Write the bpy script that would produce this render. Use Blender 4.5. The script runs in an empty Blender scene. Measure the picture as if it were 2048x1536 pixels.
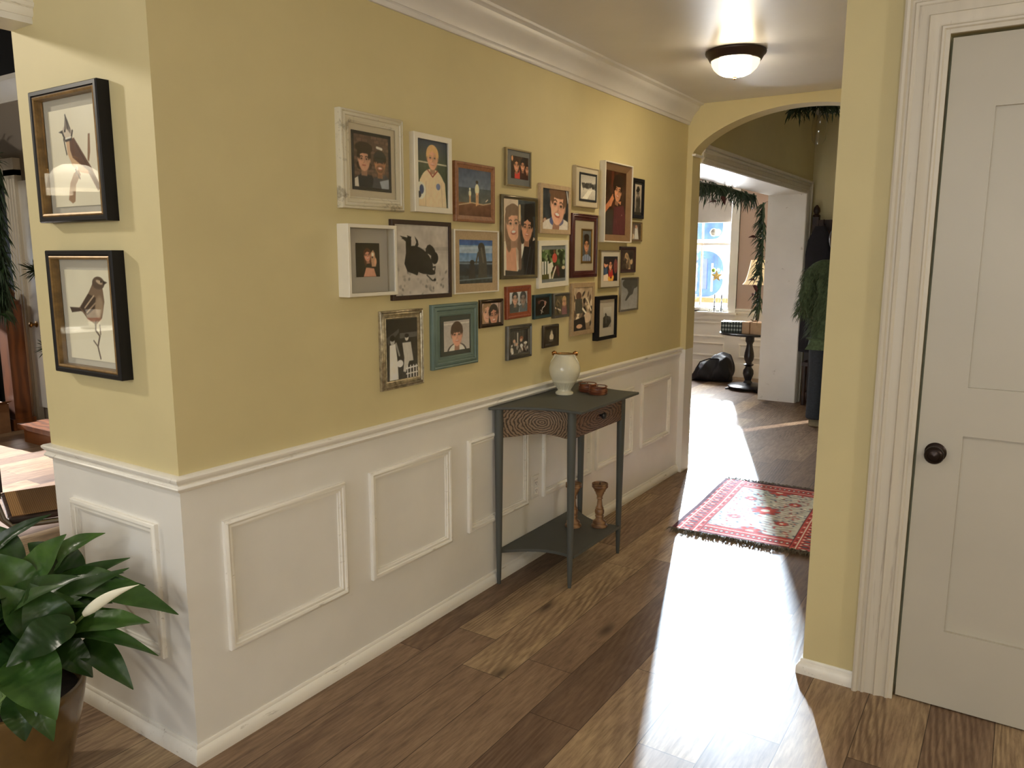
import bpy, math, random
import numpy as np
from mathutils import Vector, Matrix
random.seed(7); rng = np.random.default_rng(7)
S = bpy.context.scene
COL = S.collection
PI = math.pi

# ------------------------------------------------------------------ camera
cam_d = bpy.data.cameras.new('camera'); cam = bpy.data.objects.new('camera', cam_d); COL.objects.link(cam)
cam_d.sensor_width = 36; cam_d.lens = 36 * 1550.16 / 2048; cam_d.clip_start = .05
yaw, pit, rol = 0.58006871, -0.16339971, 0.00220588
fw = Vector((-math.sin(yaw) * math.cos(pit), math.cos(yaw) * math.cos(pit), math.sin(pit)))
rt = Vector((math.cos(yaw), math.sin(yaw), 0)); up = rt.cross(fw)
r2 = rt * math.cos(rol) + up * math.sin(rol); u2 = up * math.cos(rol) - rt * math.sin(rol)
cam.matrix_world = Matrix(((r2.x, u2.x, -fw.x, 2.007), (r2.y, u2.y, -fw.y, -1.294), (r2.z, u2.z, -fw.z, 1.55), (0, 0, 0, 1)))
S.camera = cam

# ------------------------------------------------------------------ world, exposure, large lights
S.view_settings.view_transform = 'Standard'; S.view_settings.look = 'None'
S.view_settings.gamma = 1; S.view_settings.use_curve_mapping = False
S.view_settings.exposure = 0.12
S.cycles.use_denoising = True
S.cycles.max_bounces = 10; S.cycles.diffuse_bounces = 5; S.cycles.glossy_bounces = 4
S.cycles.transparent_max_bounces = 12; S.cycles.caustics_reflective = False; S.cycles.caustics_refractive = False
S.cycles.sample_clamp_indirect = 16.0
W = bpy.data.worlds.new('World'); S.world = W; W.use_nodes = True
bgn = W.node_tree.nodes['Background']; bgn.inputs[0].default_value = (.80, .90, 1, 1); bgn.inputs[1].default_value = 3.6

def light(name, kind, loc, energy, color=(1, 1, 1), target=None, **kw):
    d = bpy.data.lights.new(name, kind); d.energy = energy; d.color = color
    for k, v in kw.items(): setattr(d, k, v)
    o = bpy.data.objects.new(name, d); COL.objects.link(o); o.location = loc
    if target is not None:
        o.rotation_euler = (Vector(target) - Vector(loc)).to_track_quat('-Z', 'Y').to_euler()
    return o
# film lamp outside the front-room window, made tall to blur sash-rail shadows
light('film_lamp', 'AREA', (-3.65, 15.33, 3.48), 1650, (.70, .85, 1), (-1.55, 8.7, 1.5), shape='RECTANGLE', size=.14, size_y=1.3, spread=math.radians(60))
# daylight reaching the window opening from the street
light('window_daylight', 'AREA', (-1.58, 8.98, 1.45), 160, (.93, .97, 1), (-1.0, 6.0, .6), shape='RECTANGLE', size=.8, size_y=1.1)
# sun through the glazed front door of the foyer
light('door_sun_lamp', 'SPOT', (4.05, 12.9, 4.6), 9000, (1, .95, .88), (1.05, 7.45, 1.25), spot_size=math.radians(9), spot_blend=.2, shadow_soft_size=.05)
# sun through the side window of the dining room
light('dining_sun_lamp', 'SPOT', (-16, 1.25, 4.1), 48000, (1, .93, .90), (-8, 1.25, 1.4), spot_size=math.radians(16), spot_blend=.2, shadow_soft_size=.06)
# dining-room ceiling lamp, out beyond the opening on the left
light('dining_lamp', 'POINT', (-3.0, -1.5, 2.95), 175, (1, .91, .76), shadow_soft_size=.10)
# added spot that brightens the cups mirrored in the bird glass
light('cup_fill_spot', 'SPOT', (-2.55, -1.75, 3.0), 620, (1, .97, .92), (-2.63, -1.22, 1.12), spot_size=math.radians(16), spot_blend=.5, shadow_soft_size=.03)
# added fill behind the camera, set at an assumed kitchen window
light('kitchen_window_fill', 'AREA', (1.6, -5.25, 1.75), 16, (1, .98, .94), (1.4, 0, 1.2), shape='RECTANGLE', size=2.6, size_y=1.5)
# added fill lights without fixtures, beside and behind the camera
light('kitchen_fill', 'POINT', (3.9, .25, 1.9), 34, (1, .945, .85), shadow_soft_size=.12)
light('kitchen_fill', 'POINT', (2.7, -2.3, 1.75), 44, (1, .945, .85), shadow_soft_size=.12)
light('kitchen_fill', 'POINT', (.4, -2.6, 1.9), 28, (1, .945, .85), shadow_soft_size=.12)

# ------------------------------------------------------------------ mesh helpers
class MB:
    def __init__(s): s.v = []; s.f = []; s.m = []
    def add(s, vs, fs, mi=0):
        o = len(s.v); s.v += [tuple(map(float, p)) for p in vs]
        for f in fs: s.f.append(tuple(i + o for i in f)); s.m.append(mi)
        return s
    def box(s, x0, x1, y0, y1, z0, z1, mi=0):
        v = [(x, y, z) for x in (x0, x1) for y in (y0, y1) for z in (z0, z1)]
        return s.add(v, [(0, 1, 3, 2), (4, 6, 7, 5), (0, 4, 5, 1), (2, 3, 7, 6), (0, 2, 6, 4), (1, 5, 7, 3)], mi)
    def obox(s, c, ax, ay, az, hx, hy, hz, mi=0):
        c, ax, ay, az = (Vector(q) for q in (c, ax, ay, az))
        v = [c + ax * (hx * a) + ay * (hy * b) + az * (hz * d) for a in (-1, 1) for b in (-1, 1) for d in (-1, 1)]
        return s.add(v, [(0, 1, 3, 2), (4, 6, 7, 5), (0, 4, 5, 1), (2, 3, 7, 6), (0, 2, 6, 4), (1, 5, 7, 3)], mi)
    def loft(s, rings, mi=0, closed=True, cap=True):
        n = len(rings[0]); o = len(s.v)
        for r in rings: s.v += [tuple(map(float, p)) for p in r]
        for i in range(len(rings) - 1):
            for j in range(n if closed else n - 1):
                k = (j + 1) % n
                s.f.append((o + i * n + j, o + i * n + k, o + (i + 1) * n + k, o + (i + 1) * n + j)); s.m.append(mi)
        if cap and closed:
            s.f.append(tuple(o + j for j in reversed(range(n)))); s.m.append(mi)
            e = o + (len(rings) - 1) * n
            s.f.append(tuple(e + j for j in range(n))); s.m.append(mi)
        return s
    def lathe(s, prof, c=(0, 0, 0), seg=28, mi=0, axis='z', flute=0, cap=True):
        rings = []
        for r, h in prof:
            ring = []
            for j in range(seg):
                a = 2 * PI * j / seg; rr = r
                if axis == 'z': ring.append((c[0] + rr * math.cos(a), c[1] + rr * math.sin(a), c[2] + h))
                elif axis == 'x': ring.append((c[0] + h, c[1] + rr * math.cos(a), c[2] + rr * math.sin(a)))
                else: ring.append((c[0] + rr * math.cos(a), c[1] - h, c[2] + rr * math.sin(a)))
            rings.append(ring)
        return s.loft(rings, mi, True, cap)
    def tube(s, pts, rad, seg=10, mi=0, cap=True, flat=1.0):
        P = [Vector(p) for p in pts]; n = len(P)
        if not hasattr(rad, '__len__'): rad = [rad] * n
        T = [(P[min(i + 1, n - 1)] - P[max(i - 1, 0)]).normalized() for i in range(n)]
        a = Vector((0, 0, 1)) if abs(T[0].z) < .9 else Vector((1, 0, 0))
        N = (a - T[0] * a.dot(T[0])).normalized(); rings = []
        for i in range(n):
            N = (N - T[i] * N.dot(T[i])).normalized(); B = T[i].cross(N)
            rings.append([P[i] + (N * math.cos(2 * PI * j / seg) * flat + B * math.sin(2 * PI * j / seg)) * rad[i] for j in range(seg)])
        return s.loft(rings, mi, True, cap)
    def prism(s, poly, z0, z1, mi=0):
        n = len(poly)
        return s.add([(x, y, z0) for x, y in poly] + [(x, y, z1) for x, y in poly],
                     [tuple(reversed(range(n))), tuple(range(n, 2 * n))] + [(i, (i + 1) % n, n + (i + 1) % n, n + i) for i in range(n)], mi)
    def rframe(s, w, h, prof, mi=0, c=(0, 0)):
        """mitred rectangular frame standing out along local +x; prof = [(inset, height), ...] from the outer wall edge inwards"""
        rings = []
        for a, d in prof:
            y, z = w / 2 - a, h / 2 - a
            rings.append([(d, c[0] - y, c[1] - z), (d, c[0] + y, c[1] - z), (d, c[0] + y, c[1] + z), (d, c[0] - y, c[1] + z)])
        return s.loft(rings, mi, True, False)
    def mold(s, path, prof, mi=0, flip=False):
        """moulding swept along a horizontal polyline; prof = [(out, z)]; out points to the right of the path (left if flip)"""
        P = [Vector((p[0], p[1])) for p in path]; n = len(P); rows = [[] for _ in prof]; sg = -1 if flip else 1
        nr = []
        for i in range(n - 1):
            d = (P[i + 1] - P[i]).normalized(); nr.append(Vector((d.y, -d.x)) * sg)
        for i in range(n):
            if i == 0: m = nr[0]
            elif i == n - 1: m = nr[-1]
            else:
                m = nr[i - 1] + nr[i]; m = m / max(1e-6, m.dot(nr[i]))
            for k, (o, z) in enumerate(prof): rows[k].append((P[i].x + m.x * o, P[i].y + m.y * o, z))
        ring = [[rows[k][i] for k in range(len(prof))] for i in range(n)]
        return s.loft(ring, mi, True, True)
    def build(s, name, mat, parent=None, smooth=False, label=None, angle=40):
        me = bpy.data.meshes.new(name); me.from_pydata(s.v, [], s.f)
        mats = mat if isinstance(mat, (list, tuple)) else [mat]
        for q in mats: me.materials.append(q)
        if len(mats) > 1: me.polygons.foreach_set('material_index', s.m)
        me.validate()
        import bmesh
        bm = bmesh.new(); bm.from_mesh(me); bmesh.ops.recalc_face_normals(bm, faces=bm.faces)
        if smooth:
            ca = math.radians(angle)
            for f in bm.faces: f.smooth = True
            for e in bm.edges:
                if len(e.link_faces) == 2 and e.calc_face_angle(0) > ca: e.smooth = False
        bm.to_mesh(me); bm.free()
        o = bpy.data.objects.new(name, me); COL.objects.link(o)
        if parent: o.parent = parent
        if label: o['label'] = label
        return o

def tag(o, label, cat, group=None, kind=None):
    if label: o['label'] = label
    if cat: o['category'] = cat
    if group: o['group'] = group
    if kind: o['kind'] = kind
    return o
def thing(name, label, cat, loc=(0, 0, 0), rot=(0, 0, 0), group=None):
    o = bpy.data.objects.new(name, None); COL.objects.link(o); o.empty_display_size = .1
    o.location = loc; o.rotation_euler = rot
    return tag(o, label, cat, group)
def struct(name, mb, mat, smooth=False, parent=None):
    o = mb.build(name, mat, parent, smooth)
    if not parent: o['kind'] = 'structure'
    return o
def dup(root, loc, rot, label):
    r = root.copy(); COL.objects.link(r); r.location = loc; r.rotation_euler = rot; r['label'] = label
    for ch in list(root.children):
        c = ch.copy(); COL.objects.link(c); c.parent = r
        for g in ch.children:
            d = g.copy(); COL.objects.link(d); d.parent = c
    return r

# ------------------------------------------------------------------ materials
def s2l(c): return tuple((v / 12.92 if v <= .04045 else ((v + .055) / 1.055) ** 2.4) for v in c)
def hexc(h): return s2l(tuple(int(h[i:i + 2], 16) / 255 for i in (0, 2, 4)))
class NT:
    def __init__(s, name):
        s.mat = bpy.data.materials.new(name); s.mat.use_nodes = True; s.t = s.mat.node_tree
        s.b = s.t.nodes['Principled BSDF']; s.out = s.t.nodes['Material Output']
    def n(s, typ, **kw):
        q = s.t.nodes.new('ShaderNode' + typ)
        for k, v in kw.items():
            if k.startswith('i_'):
                key = k[2:]; key = int(key) if key.isdigit() else key.replace('_', ' ')
                q.inputs[key].default_value = v
            else: setattr(q, k, v)
        return q
    def l(s, a, b): s.t.links.new(a, b)
    def math(s, op, a, b=None, c=None):
        q = s.n('Math', operation=op)
        for i, x in enumerate((a, b, c)):
            if x is None: continue
            if isinstance(x, (int, float)): q.inputs[i].default_value = x
            else: s.l(x, q.inputs[i])
        return q.outputs[0]
    def ramp(s, fac, stops):
        q = s.n('ValToRGB'); e = q.color_ramp.elements
        while len(e) < len(stops): e.new(.5)
        for el, (p, c) in zip(e, stops): el.position = p; el.color = (*c, 1)
        s.l(fac, q.inputs[0]); return q.outputs[0]
    def mix(s, fac, a, b, mode='MIX'):
        q = s.n('Mix', data_type='RGBA', blend_type=mode)
        if isinstance(fac, (int, float)): q.inputs[0].default_value = fac
        else: s.l(fac, q.inputs[0])
        for i, x in ((6, a), (7, b)):
            if isinstance(x, tuple): q.inputs[i].default_value = (*x, 1)
            else: s.l(x, q.inputs[i])
        return q.outputs[2]
    def co(s, scale=(1, 1, 1), loc=(0, 0, 0), src='Object', rot=(0, 0, 0)):
        tc = s.n('TexCoord'); mp = s.n('Mapping')
        mp.inputs['Scale'].default_value = scale; mp.inputs['Location'].default_value = loc; mp.inputs['Rotation'].default_value = rot
        s.l(tc.outputs[src], mp.inputs[0]); return mp.outputs[0]
    def noise(s, vec, scale, detail=3, rough=.55, dist=0):
        q = s.n('TexNoise'); q.inputs['Scale'].default_value = scale; q.inputs['Detail'].default_value = detail
        q.inputs['Roughness'].default_value = rough; q.inputs['Distortion'].default_value = dist
        s.l(vec, q.inputs['Vector']); return q.outputs['Fac']
    def bump(s, h, strength=.3, dist=.01):
        q = s.n('Bump'); q.inputs['Strength'].default_value = strength; q.inputs['Distance'].default_value = dist
        s.l(h, q.inputs['Height']); s.l(q.outputs[0], s.b.inputs['Normal'])
    def set(s, col=None, rough=None, metal=None, spec=None, **kw):
        if col is not None:
            if isinstance(col, tuple): s.b.inputs['Base Color'].default_value = (*col, 1)
            else: s.l(col, s.b.inputs['Base Color'])
        if rough is not None:
            if isinstance(rough, (int, float)): s.b.inputs['Roughness'].default_value = rough
            else: s.l(rough, s.b.inputs['Roughness'])
        if metal is not None: s.b.inputs['Metallic'].default_value = metal
        if spec is not None: s.b.inputs['Specular IOR Level'].default_value = spec
        for k, v in kw.items(): s.b.inputs[k.replace('_', ' ')].default_value = v
        return s.mat

def plain(name, hx, rough=.5, metal=0, vary=.12, scale=18, bump=0, spec=.5):
    m = NT(name); c = hexc(hx); v = m.co(); f = m.noise(v, scale, 4)
    lo = tuple(x * (1 - vary) for x in c); hi = tuple(min(1, x * (1 + vary)) for x in c)
    m.set(m.ramp(f, [(.3, lo), (.7, hi)]), rough, metal, spec)
    if bump: m.bump(m.noise(v, scale * 6, 3), bump, .004)
    return m.mat
def worn(name, hx, dirt, amount=.62, scale=9, rough=.45, stretch=(1, 1, 1)):
    """paint with scuffs and worn streaks"""
    m = NT(name); c = hexc(hx); v = m.co(stretch)
    f1 = m.noise(v, scale, 6, .7, .4); f2 = m.noise(v, scale * 7, 3)
    f = m.math('MULTIPLY', m.ramp(f1, [(amount, (0, 0, 0)), (amount + .06, (1, 1, 1))]), f2)
    base = m.ramp(m.noise(v, 3, 3), [(.3, tuple(x * .92 for x in c)), (.7, c)])
    m.set(m.mix(f, base, hexc(dirt)), rough); m.bump(f1, .1, .003)
    return m.mat
def wood(name, a, b, scale=(1, 1, 1), ring=6, rough=.45, bump=.15, dist=6):
    m = NT(name); v = m.co(scale)
    w = m.n('TexWave', wave_type='BANDS', bands_direction='Y'); w.inputs['Scale'].default_value = ring
    w.inputs['Distortion'].default_value = dist; w.inputs['Detail'].default_value = 3; w.inputs['Detail Scale'].default_value = 1.2
    m.l(v, w.inputs['Vector'])
    f = m.math('ADD', m.math('MULTIPLY', w.outputs['Fac'], .6), m.math('MULTIPLY', m.noise(v, 14, 5), .4))
    m.set(m.ramp(f, [(.25, hexc(a)), (.75, hexc(b))]), rough)
    if bump: m.bump(f, bump, .003)
    return m.mat

def fwood(name, a, b):
    m = NT(name); v = m.co((1, 1, 1)); f = m.math('ADD', m.math('MULTIPLY', m.noise(v, 22, 5, .6, 1.5), .6), m.math('MULTIPLY', m.noise(v, 120, 3), .4))
    m.set(m.ramp(f, [(.32, hexc(a)), (.68, hexc(b))]), .45); return m.mat
M = {}
def wall_paint(name, hx):
    m = NT(name); c = hexc(hx); v = m.co()
    f = m.noise(v, 1.6, 4, .6); f2 = m.noise(v, 140, 2)
    col = m.ramp(f, [(.3, tuple(x * .93 for x in c)), (.7, tuple(min(1, x * 1.04) for x in c))])
    m.set(col, .62); m.bump(f2, .06, .002); return m.mat
M['yellow'] = wall_paint('yellow_wall_paint', 'd2c596')
M['pink'] = wall_paint('dusty_pink_wall_paint', 'c2aa9c')
M['grey'] = wall_paint('grey_wall_paint', '8d8378')
M['black'] = wall_paint('unlit_black', '0c0b0b')  # near-black colour standing in for unlit space
M['white'] = worn('white_semi_gloss_paint', 'eceae5', 'c4bbac', .71, 5, .38)
M['trim'] = worn('scuffed_white_trim_paint', 'f3f0e8', '8f8371', .65, 9, .36)
M['trimy'] = worn('scuffed_white_trim_paint_long', 'f3f0e8', '8f8371', .62, 7, .36, (5, .8, 5))
M['trimz'] = worn('brushed_white_casing_paint', 'd0c8b8', 'a4988a', .6, 4, .4, (9, 9, .5))
m = NT('ceiling_paint'); v = m.co(); m.set(m.ramp(m.noise(v, 2, 4), [(.3, hexc('d9d7d6')), (.7, hexc('e2e0df'))]), .38, spec=.6); m.bump(m.noise(v, 9, 4), .12, .01); M['ceil'] = m.mat

# oak floor: planks running along y
m = NT('oak_plank_floor'); v = m.co(); sx = m.n('SeparateXYZ'); m.l(v, sx.inputs[0])
X, Y = sx.outputs[0], sx.outputs[1]
u = m.math('DIVIDE', m.math('SUBTRACT', X, .14), .192); row = m.math('FLOOR', u); fu = m.math('FRACT', u)
wn = m.n('TexWhiteNoise', noise_dimensions='1D'); m.l(row, wn.inputs['W'])
par = m.math('MULTIPLY', m.math('MODULO', m.math('ADD', row, 40), 2), .26)
t = m.math('ADD', m.math('DIVIDE', m.math('SUBTRACT', Y, 1.262), 1.217), m.math('ADD', m.math('MULTIPLY', wn.outputs[0], .16), par))
brd = m.math('FLOOR', t); ft = m.math('FRACT', t)
cb = m.n('CombineXYZ'); m.l(row, cb.inputs[0]); m.l(brd, cb.inputs[1])
w3 = m.n('TexWhiteNoise', noise_dimensions='3D'); m.l(cb.outputs[0], w3.inputs[0])
sc = m.n('SeparateColor'); m.l(w3.outputs['Color'], sc.inputs[0])
gv = m.n('CombineXYZ')   # grain coordinates, shifted per board
m.l(m.math('ADD', m.math('MULTIPLY', X, 9), m.math('MULTIPLY', sc.outputs[0], 37)), gv.inputs[0])
m.l(m.math('ADD', m.math('MULTIPLY', Y, .9), m.math('MULTIPLY', sc.outputs[1], 53)), gv.inputs[1])
fine = m.noise(gv.outputs[0], 9, 6, .65, .3); mid = m.noise(gv.outputs[0], 1.3, 4, .6, 1.0)
wv = m.n('TexWave', wave_type='RINGS', rings_direction='Z'); wv.inputs['Scale'].default_value = 2.6; wv.inputs['Distortion'].default_value = 5; wv.inputs['Detail'].default_value = 3; wv.inputs['Detail Scale'].default_value = 1.4
m.l(gv.outputs[0], wv.inputs['Vector'])
ringmask = m.ramp(m.noise(gv.outputs[0], .55, 2), [(.48, (0, 0, 0)), (.62, (1, 1, 1))])
kv = m.n('CombineXYZ'); m.l(m.math('ADD', m.math('MULTIPLY', X, 5.2), m.math('MULTIPLY', sc.outputs[0], 37)), kv.inputs[0]); m.l(m.math('ADD', m.math('MULTIPLY', Y, 1.9), m.math('MULTIPLY', sc.outputs[1], 53)), kv.inputs[1])
vor = m.n('TexVoronoi'); vor.inputs['Scale'].default_value = 1.0; m.l(kv.outputs[0], vor.inputs['Vector'])
vc = m.n('SeparateColor'); m.l(vor.outputs['Color'], vc.inputs[0])
knot = m.math('MULTIPLY', m.ramp(m.math('ADD', vor.outputs['Distance'], m.math('MULTIPLY', m.math('SUBTRACT', fine, .5), .12)), [(.03, (1, 1, 1)), (.19, (0, 0, 0))]), m.math('GREATER_THAN', vc.outputs[0], .62))
tone = m.math('ADD', m.math('ADD', m.math('MULTIPLY', mid, .42), m.math('MULTIPLY', m.noise(m.co(), 3.2, 4, .6, .6), .22)), m.math('MULTIPLY', sc.outputs[2], .44))
base = m.ramp(tone, [(.18, hexc('5b493e')), (.40, hexc('7d6653')), (.60, hexc('9f856b')), (.82, hexc('c0a782'))])
c1 = m.mix(m.math('MULTIPLY', m.math('SUBTRACT', fine, .40), 2.0), base, hexc('4a3427'))
c2 = m.mix(m.math('MULTIPLY', m.math('MULTIPLY', wv.outputs['Fac'], ringmask), .62), c1, hexc('543b2b'))
c3 = m.mix(m.math('MULTIPLY', knot, .8), c2, hexc('33221a'))
eu = m.math('MULTIPLY', m.math('MINIMUM', fu, m.math('SUBTRACT', 1, fu)), .192)
et = m.math('MULTIPLY', m.math('MINIMUM', ft, m.math('SUBTRACT', 1, ft)), 1.217)
edge = m.math('MINIMUM', eu, et); seam = m.math('LESS_THAN', edge, .0014)
c4 = m.mix(m.math('MULTIPLY', seam, .8), c3, hexc('2a1c14'))
m.set(c4, m.math('ADD', .40, m.math('MULTIPLY', fine, .14)), spec=.28)
hgt = m.math('SUBTRACT', m.math('ADD', m.math('MULTIPLY', fine, .25), m.math('MULTIPLY', m.math('MULTIPLY', wv.outputs['Fac'], ringmask), .35)), m.math('MULTIPLY', seam, 1.5))
m.bump(hgt, .14, .004); M['floor'] = m.mat

M['charcoal'] = worn('charcoal_green_paint', '4d4f4b', '6d6c64', .66, 8, .55)
M['legpaint'] = worn('slate_green_paint', '50524f', '737570', .66, 8, .5)
m = NT('carved_ring_wood'); v = m.co((1, 1, 1.25))
w = m.n('TexWave', wave_type='RINGS', rings_direction='Y'); w.inputs['Scale'].default_value = 25; w.inputs['Distortion'].default_value = 5.5; w.inputs['Detail'].default_value = 3; w.inputs['Detail Scale'].default_value = 1.6
m.l(v, w.inputs['Vector'])
f = m.math('ADD', m.math('MULTIPLY', w.outputs['Fac'], .8), m.math('MULTIPLY', m.noise(v, 60, 3), .2))
m.set(m.ramp(f, [(.14, hexc('3b2d20')), (.36, hexc('715b44')), (.8, hexc('89725a'))]), .5); m.bump(f, .5, .004); M['ringwood'] = m.mat
m = NT('carved_band_wood'); v = m.co((1, 1, 1))
w = m.n('TexWave', wave_type='RINGS', rings_direction='X'); w.inputs['Scale'].default_value = 20; w.inputs['Distortion'].default_value = 5; w.inputs['Detail'].default_value = 2; w.inputs['Detail Scale'].default_value = 2.5
m.l(m.co((1, .45, 1.6)), w.inputs['Vector'])
m.set(m.ramp(w.outputs['Fac'], [(.12, hexc('3d2b20')), (.3, hexc('644a3b')), (.85, hexc('785b49'))]), .5); m.bump(w.outputs['Fac'], .45, .004); M['bandwood'] = m.mat
M['turned'] = wood('turned_brown_wood', '6b4a31', '9c7753', (1, 1, 1), 9, .4, .08, 4)
M['coaster'] = wood('reddish_brown_wood', '6a3a24', '98603f', (1, 1, 6), 9, .4, .05, 2)
M['cream'] = plain('cream_glazed_ceramic', 'ddd8c0', .12, 0, .03)
M['gold'] = plain('gold_lustre', 'b07a45', .2, 1, .1)
M['brass'] = plain('aged_brass', '9c7440', .3, 1, .15)
M['gilt'] = plain('worn_gilt', '86693e', .4, .35, .3, 40)
M['bronze'] = plain('oil_rubbed_bronze', '2b211d', .32, .7, .2)
M['darkmetal'] = plain('black_brown_metal', '33241f', .4, .4, .15)
M['chrome'] = plain('brushed_chrome', 'a8a39a', .25, 1, .05)
M['plastic'] = plain('white_plastic', 'e3dfd6', .3, 0, .02)
M['slot'] = plain('dark_slot', '2e2b28', .6)
M['blackwood'] = wood('black_painted_wood', '17151a', '26242a', (1, 1, 1), 5, .32, .05)
M['darkbrown'] = wood('dark_stained_wood', '2a1a12', '4a2f20', (1, 1, .4), 6, .55, .06)
M['postwood'] = wood('orange_brown_wood', '573219', '754522', (1, 1, .3), 5, .35, .05)
M['soil'] = plain('potting_soil', '2c2119', .9, 0, .4, 60, .5)
M['leaf'] = None
m = NT('peace_lily_leaf'); v = m.co(); f = m.noise(v, 14, 4); oi = m.n('ObjectInfo')
m.set(m.mix(oi.outputs['Random'], m.ramp(f, [(.3, hexc('142a12')), (.8, hexc('27441c'))]), m.ramp(f, [(.3, hexc('2a4a1c')), (.8, hexc('4d6f2e'))])), .34, spec=.4); m.bump(m.noise(v, 55, 2), .12, .004); M['leaf'] = m.mat
M['spathe'] = plain('cream_spathe', 'e9e6d0', .45, 0, .03)
M['stem'] = plain('pale_green_stem', '7f9a5c', .5, 0, .1)
M['pine'] = plain('cedar_needles', '2c4029', .6, 0, .4, 30)
M['magnolia'] = plain('magnolia_leaf', '2b3d22', .3, 0, .3, 25)
M['redleaf'] = plain('dark_red_leaf', '53231f', .45, 0, .3)
m = NT('ochre_glazed_pot'); v = m.co(); m.set(m.ramp(m.noise(v, 7, 4), [(.3, hexc('5e4a2b')), (.7, hexc('785e37'))]), .16); M['pot'] = m.mat
M['denim'] = plain('dark_denim', '2b3036', .9, 0, .25, 60, .25)
M['coat'] = plain('shaggy_green_fleece', '4b5a3c', .9, 0, .35, 40)
M['skin'] = plain('skin', 'c79a7f', .5, 0, .05)
M['hair'] = plain('brown_hair', '3f2c20', .5, 0, .3, 60)
M['boot'] = plain('tan_boot_leather', '7d6f50', .6, 0, .2)
M['bagcloth'] = plain('black_nylon', '191a20', .55, 0, .3, 12, .4)
M['kraft'] = plain('kraft_paper', 'b3977a', .7, 0, .08)
M['twine'] = plain('twine', '7d5d40', .8)
M['blind'] = plain('white_blind_fabric', 'd5cec6', .8, 0, .02)
M['cardboard'] = plain('cardboard', '7c5a3c', .8)
m = NT('plaid_paper'); v = m.co(); sx = m.n('SeparateXYZ'); m.l(v, sx.inputs[0])
def band(ch, per, duty): return m.math('LESS_THAN', m.math('FRACT', m.math('DIVIDE', ch, per)), duty)
f = m.math('ADD', m.math('MULTIPLY', band(sx.outputs[0], .032, .5), .5), m.math('MULTIPLY', band(sx.outputs[2], .045, .5), .5))
m.set(m.ramp(f, [(.1, hexc('b9c2bd')), (.5, hexc('4a5a5a')), (.95, hexc('15201f'))]), .6); M['plaid'] = m.mat
m = NT('lamp_shade_fabric'); v = m.co(); m.set(hexc('e6d3ac'), .8); m.b.inputs['Emission Color'].default_value = (1, .72, .38, 1); m.b.inputs['Emission Strength'].default_value = .45; M['shade'] = m.mat
m = NT('lit_frosted_glass'); m.set(hexc('f3e6c4'), .25); m.b.inputs['Emission Color'].default_value = (1, .82, .55, 1); m.b.inputs['Emission Strength'].default_value = 10; M['domeglass'] = m.mat
sx = m.n('SeparateXYZ'); m.l(m.co(), sx.inputs[0])   # two bulbs behind the frosted dome: a bright band across its middle
hot = m.ramp(m.math('MULTIPLY', m.math('ABSOLUTE', m.math('ADD', m.math('MULTIPLY', sx.outputs[0], .95), m.math('MULTIPLY', sx.outputs[1], .3))), 8.5), [(.38, (1, 1, 1)), (.66, (.017, .017, .017))])
m.l(m.math('MULTIPLY', hot, 80), m.b.inputs['Emission Strength'])
m = NT('pendant_white_glass'); m.set(hexc('f3efe4'), .2); m.b.inputs['Emission Color'].default_value = (1, .86, .62, 1); m.b.inputs['Emission Strength'].default_value = 1.7; M['pendglass'] = m.mat
# clear glass: see-through with a mirror sheen
m = NT('clear_glass'); t = m.t; t.nodes.remove(m.b)
lw = m.n('LayerWeight'); lw.inputs['Blend'].default_value = .5
sch = m.math('ADD', m.math('MULTIPLY', m.math('POWER', lw.outputs['Facing'], 5), .92), .04); tr = m.n('BsdfTransparent'); gl = m.n('BsdfGlossy'); gl.inputs['Roughness'].default_value = .02
mx = m.n('MixShader'); m.l(sch, mx.inputs[0]); m.l(tr.outputs[0], mx.inputs[1]); m.l(gl.outputs[0], mx.inputs[2]); m.l(mx.outputs[0], m.out.inputs[0]); M['glass'] = m.mat
# woven cane
m = NT('woven_cane'); v = m.co(); sx = m.n('SeparateXYZ'); m.l(v, sx.inputs[0])
a = m.math('SINE', m.math('MULTIPLY', m.math('ADD', sx.outputs[0], sx.outputs[1]), 420)); b2 = m.math('SINE', m.math('MULTIPLY', m.math('SUBTRACT', sx.outputs[0], sx.outputs[1]), 420))
f = m.math('ADD', m.math('MULTIPLY', m.math('MULTIPLY', a, b2), .4), .5)
m.set(m.ramp(f, [(.2, hexc('7d5a36')), (.8, hexc('c79a62'))]), .5); m.bump(f, .4, .003); M['cane'] = m.mat
# printed pictures: colours carried by the print itself
m = NT('photo_print'); at = m.n('VertexColor', layer_name='print'); m.set(at.outputs[0], .35, spec=.3); M['print'] = m.mat
m = NT('rug_pile'); at = m.n('VertexColor', layer_name='print'); m.set(at.outputs[0], .95, spec=.1); m.bump(m.noise(m.co(), 260, 2), .5, .004); M['rug'] = m.mat
M['fringe'] = plain('rug_fringe_wool', '6f675a', .9, 0, .3, 60)

# ================================================================== THE SETTING
HC = 2.563
struct('floor', MB().box(-9, 5.2, -5.2, 8.86, -.08, 0), M['floor'])
struct('ceiling', MB().box(-.722, 5.2, -5.2, 4.12, HC, HC + .06), M['ceil'])
o = struct('ceiling_foyer', MB().box(-.33, 3.2, 4.1, 7.6, 3.0, 3.06), M['ceil'])
o = struct('ceiling_front_room', MB().box(-6.2, -.15, 4.1, 8.86, 2.75, 2.81), M['ceil'])
o = struct('dining_dark_cover', MB().box(-9, -.58, -5.2, 2.5, 4.2, 4.26), M['black'])  # black sheet added for the unlit open space above the dining room
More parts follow.
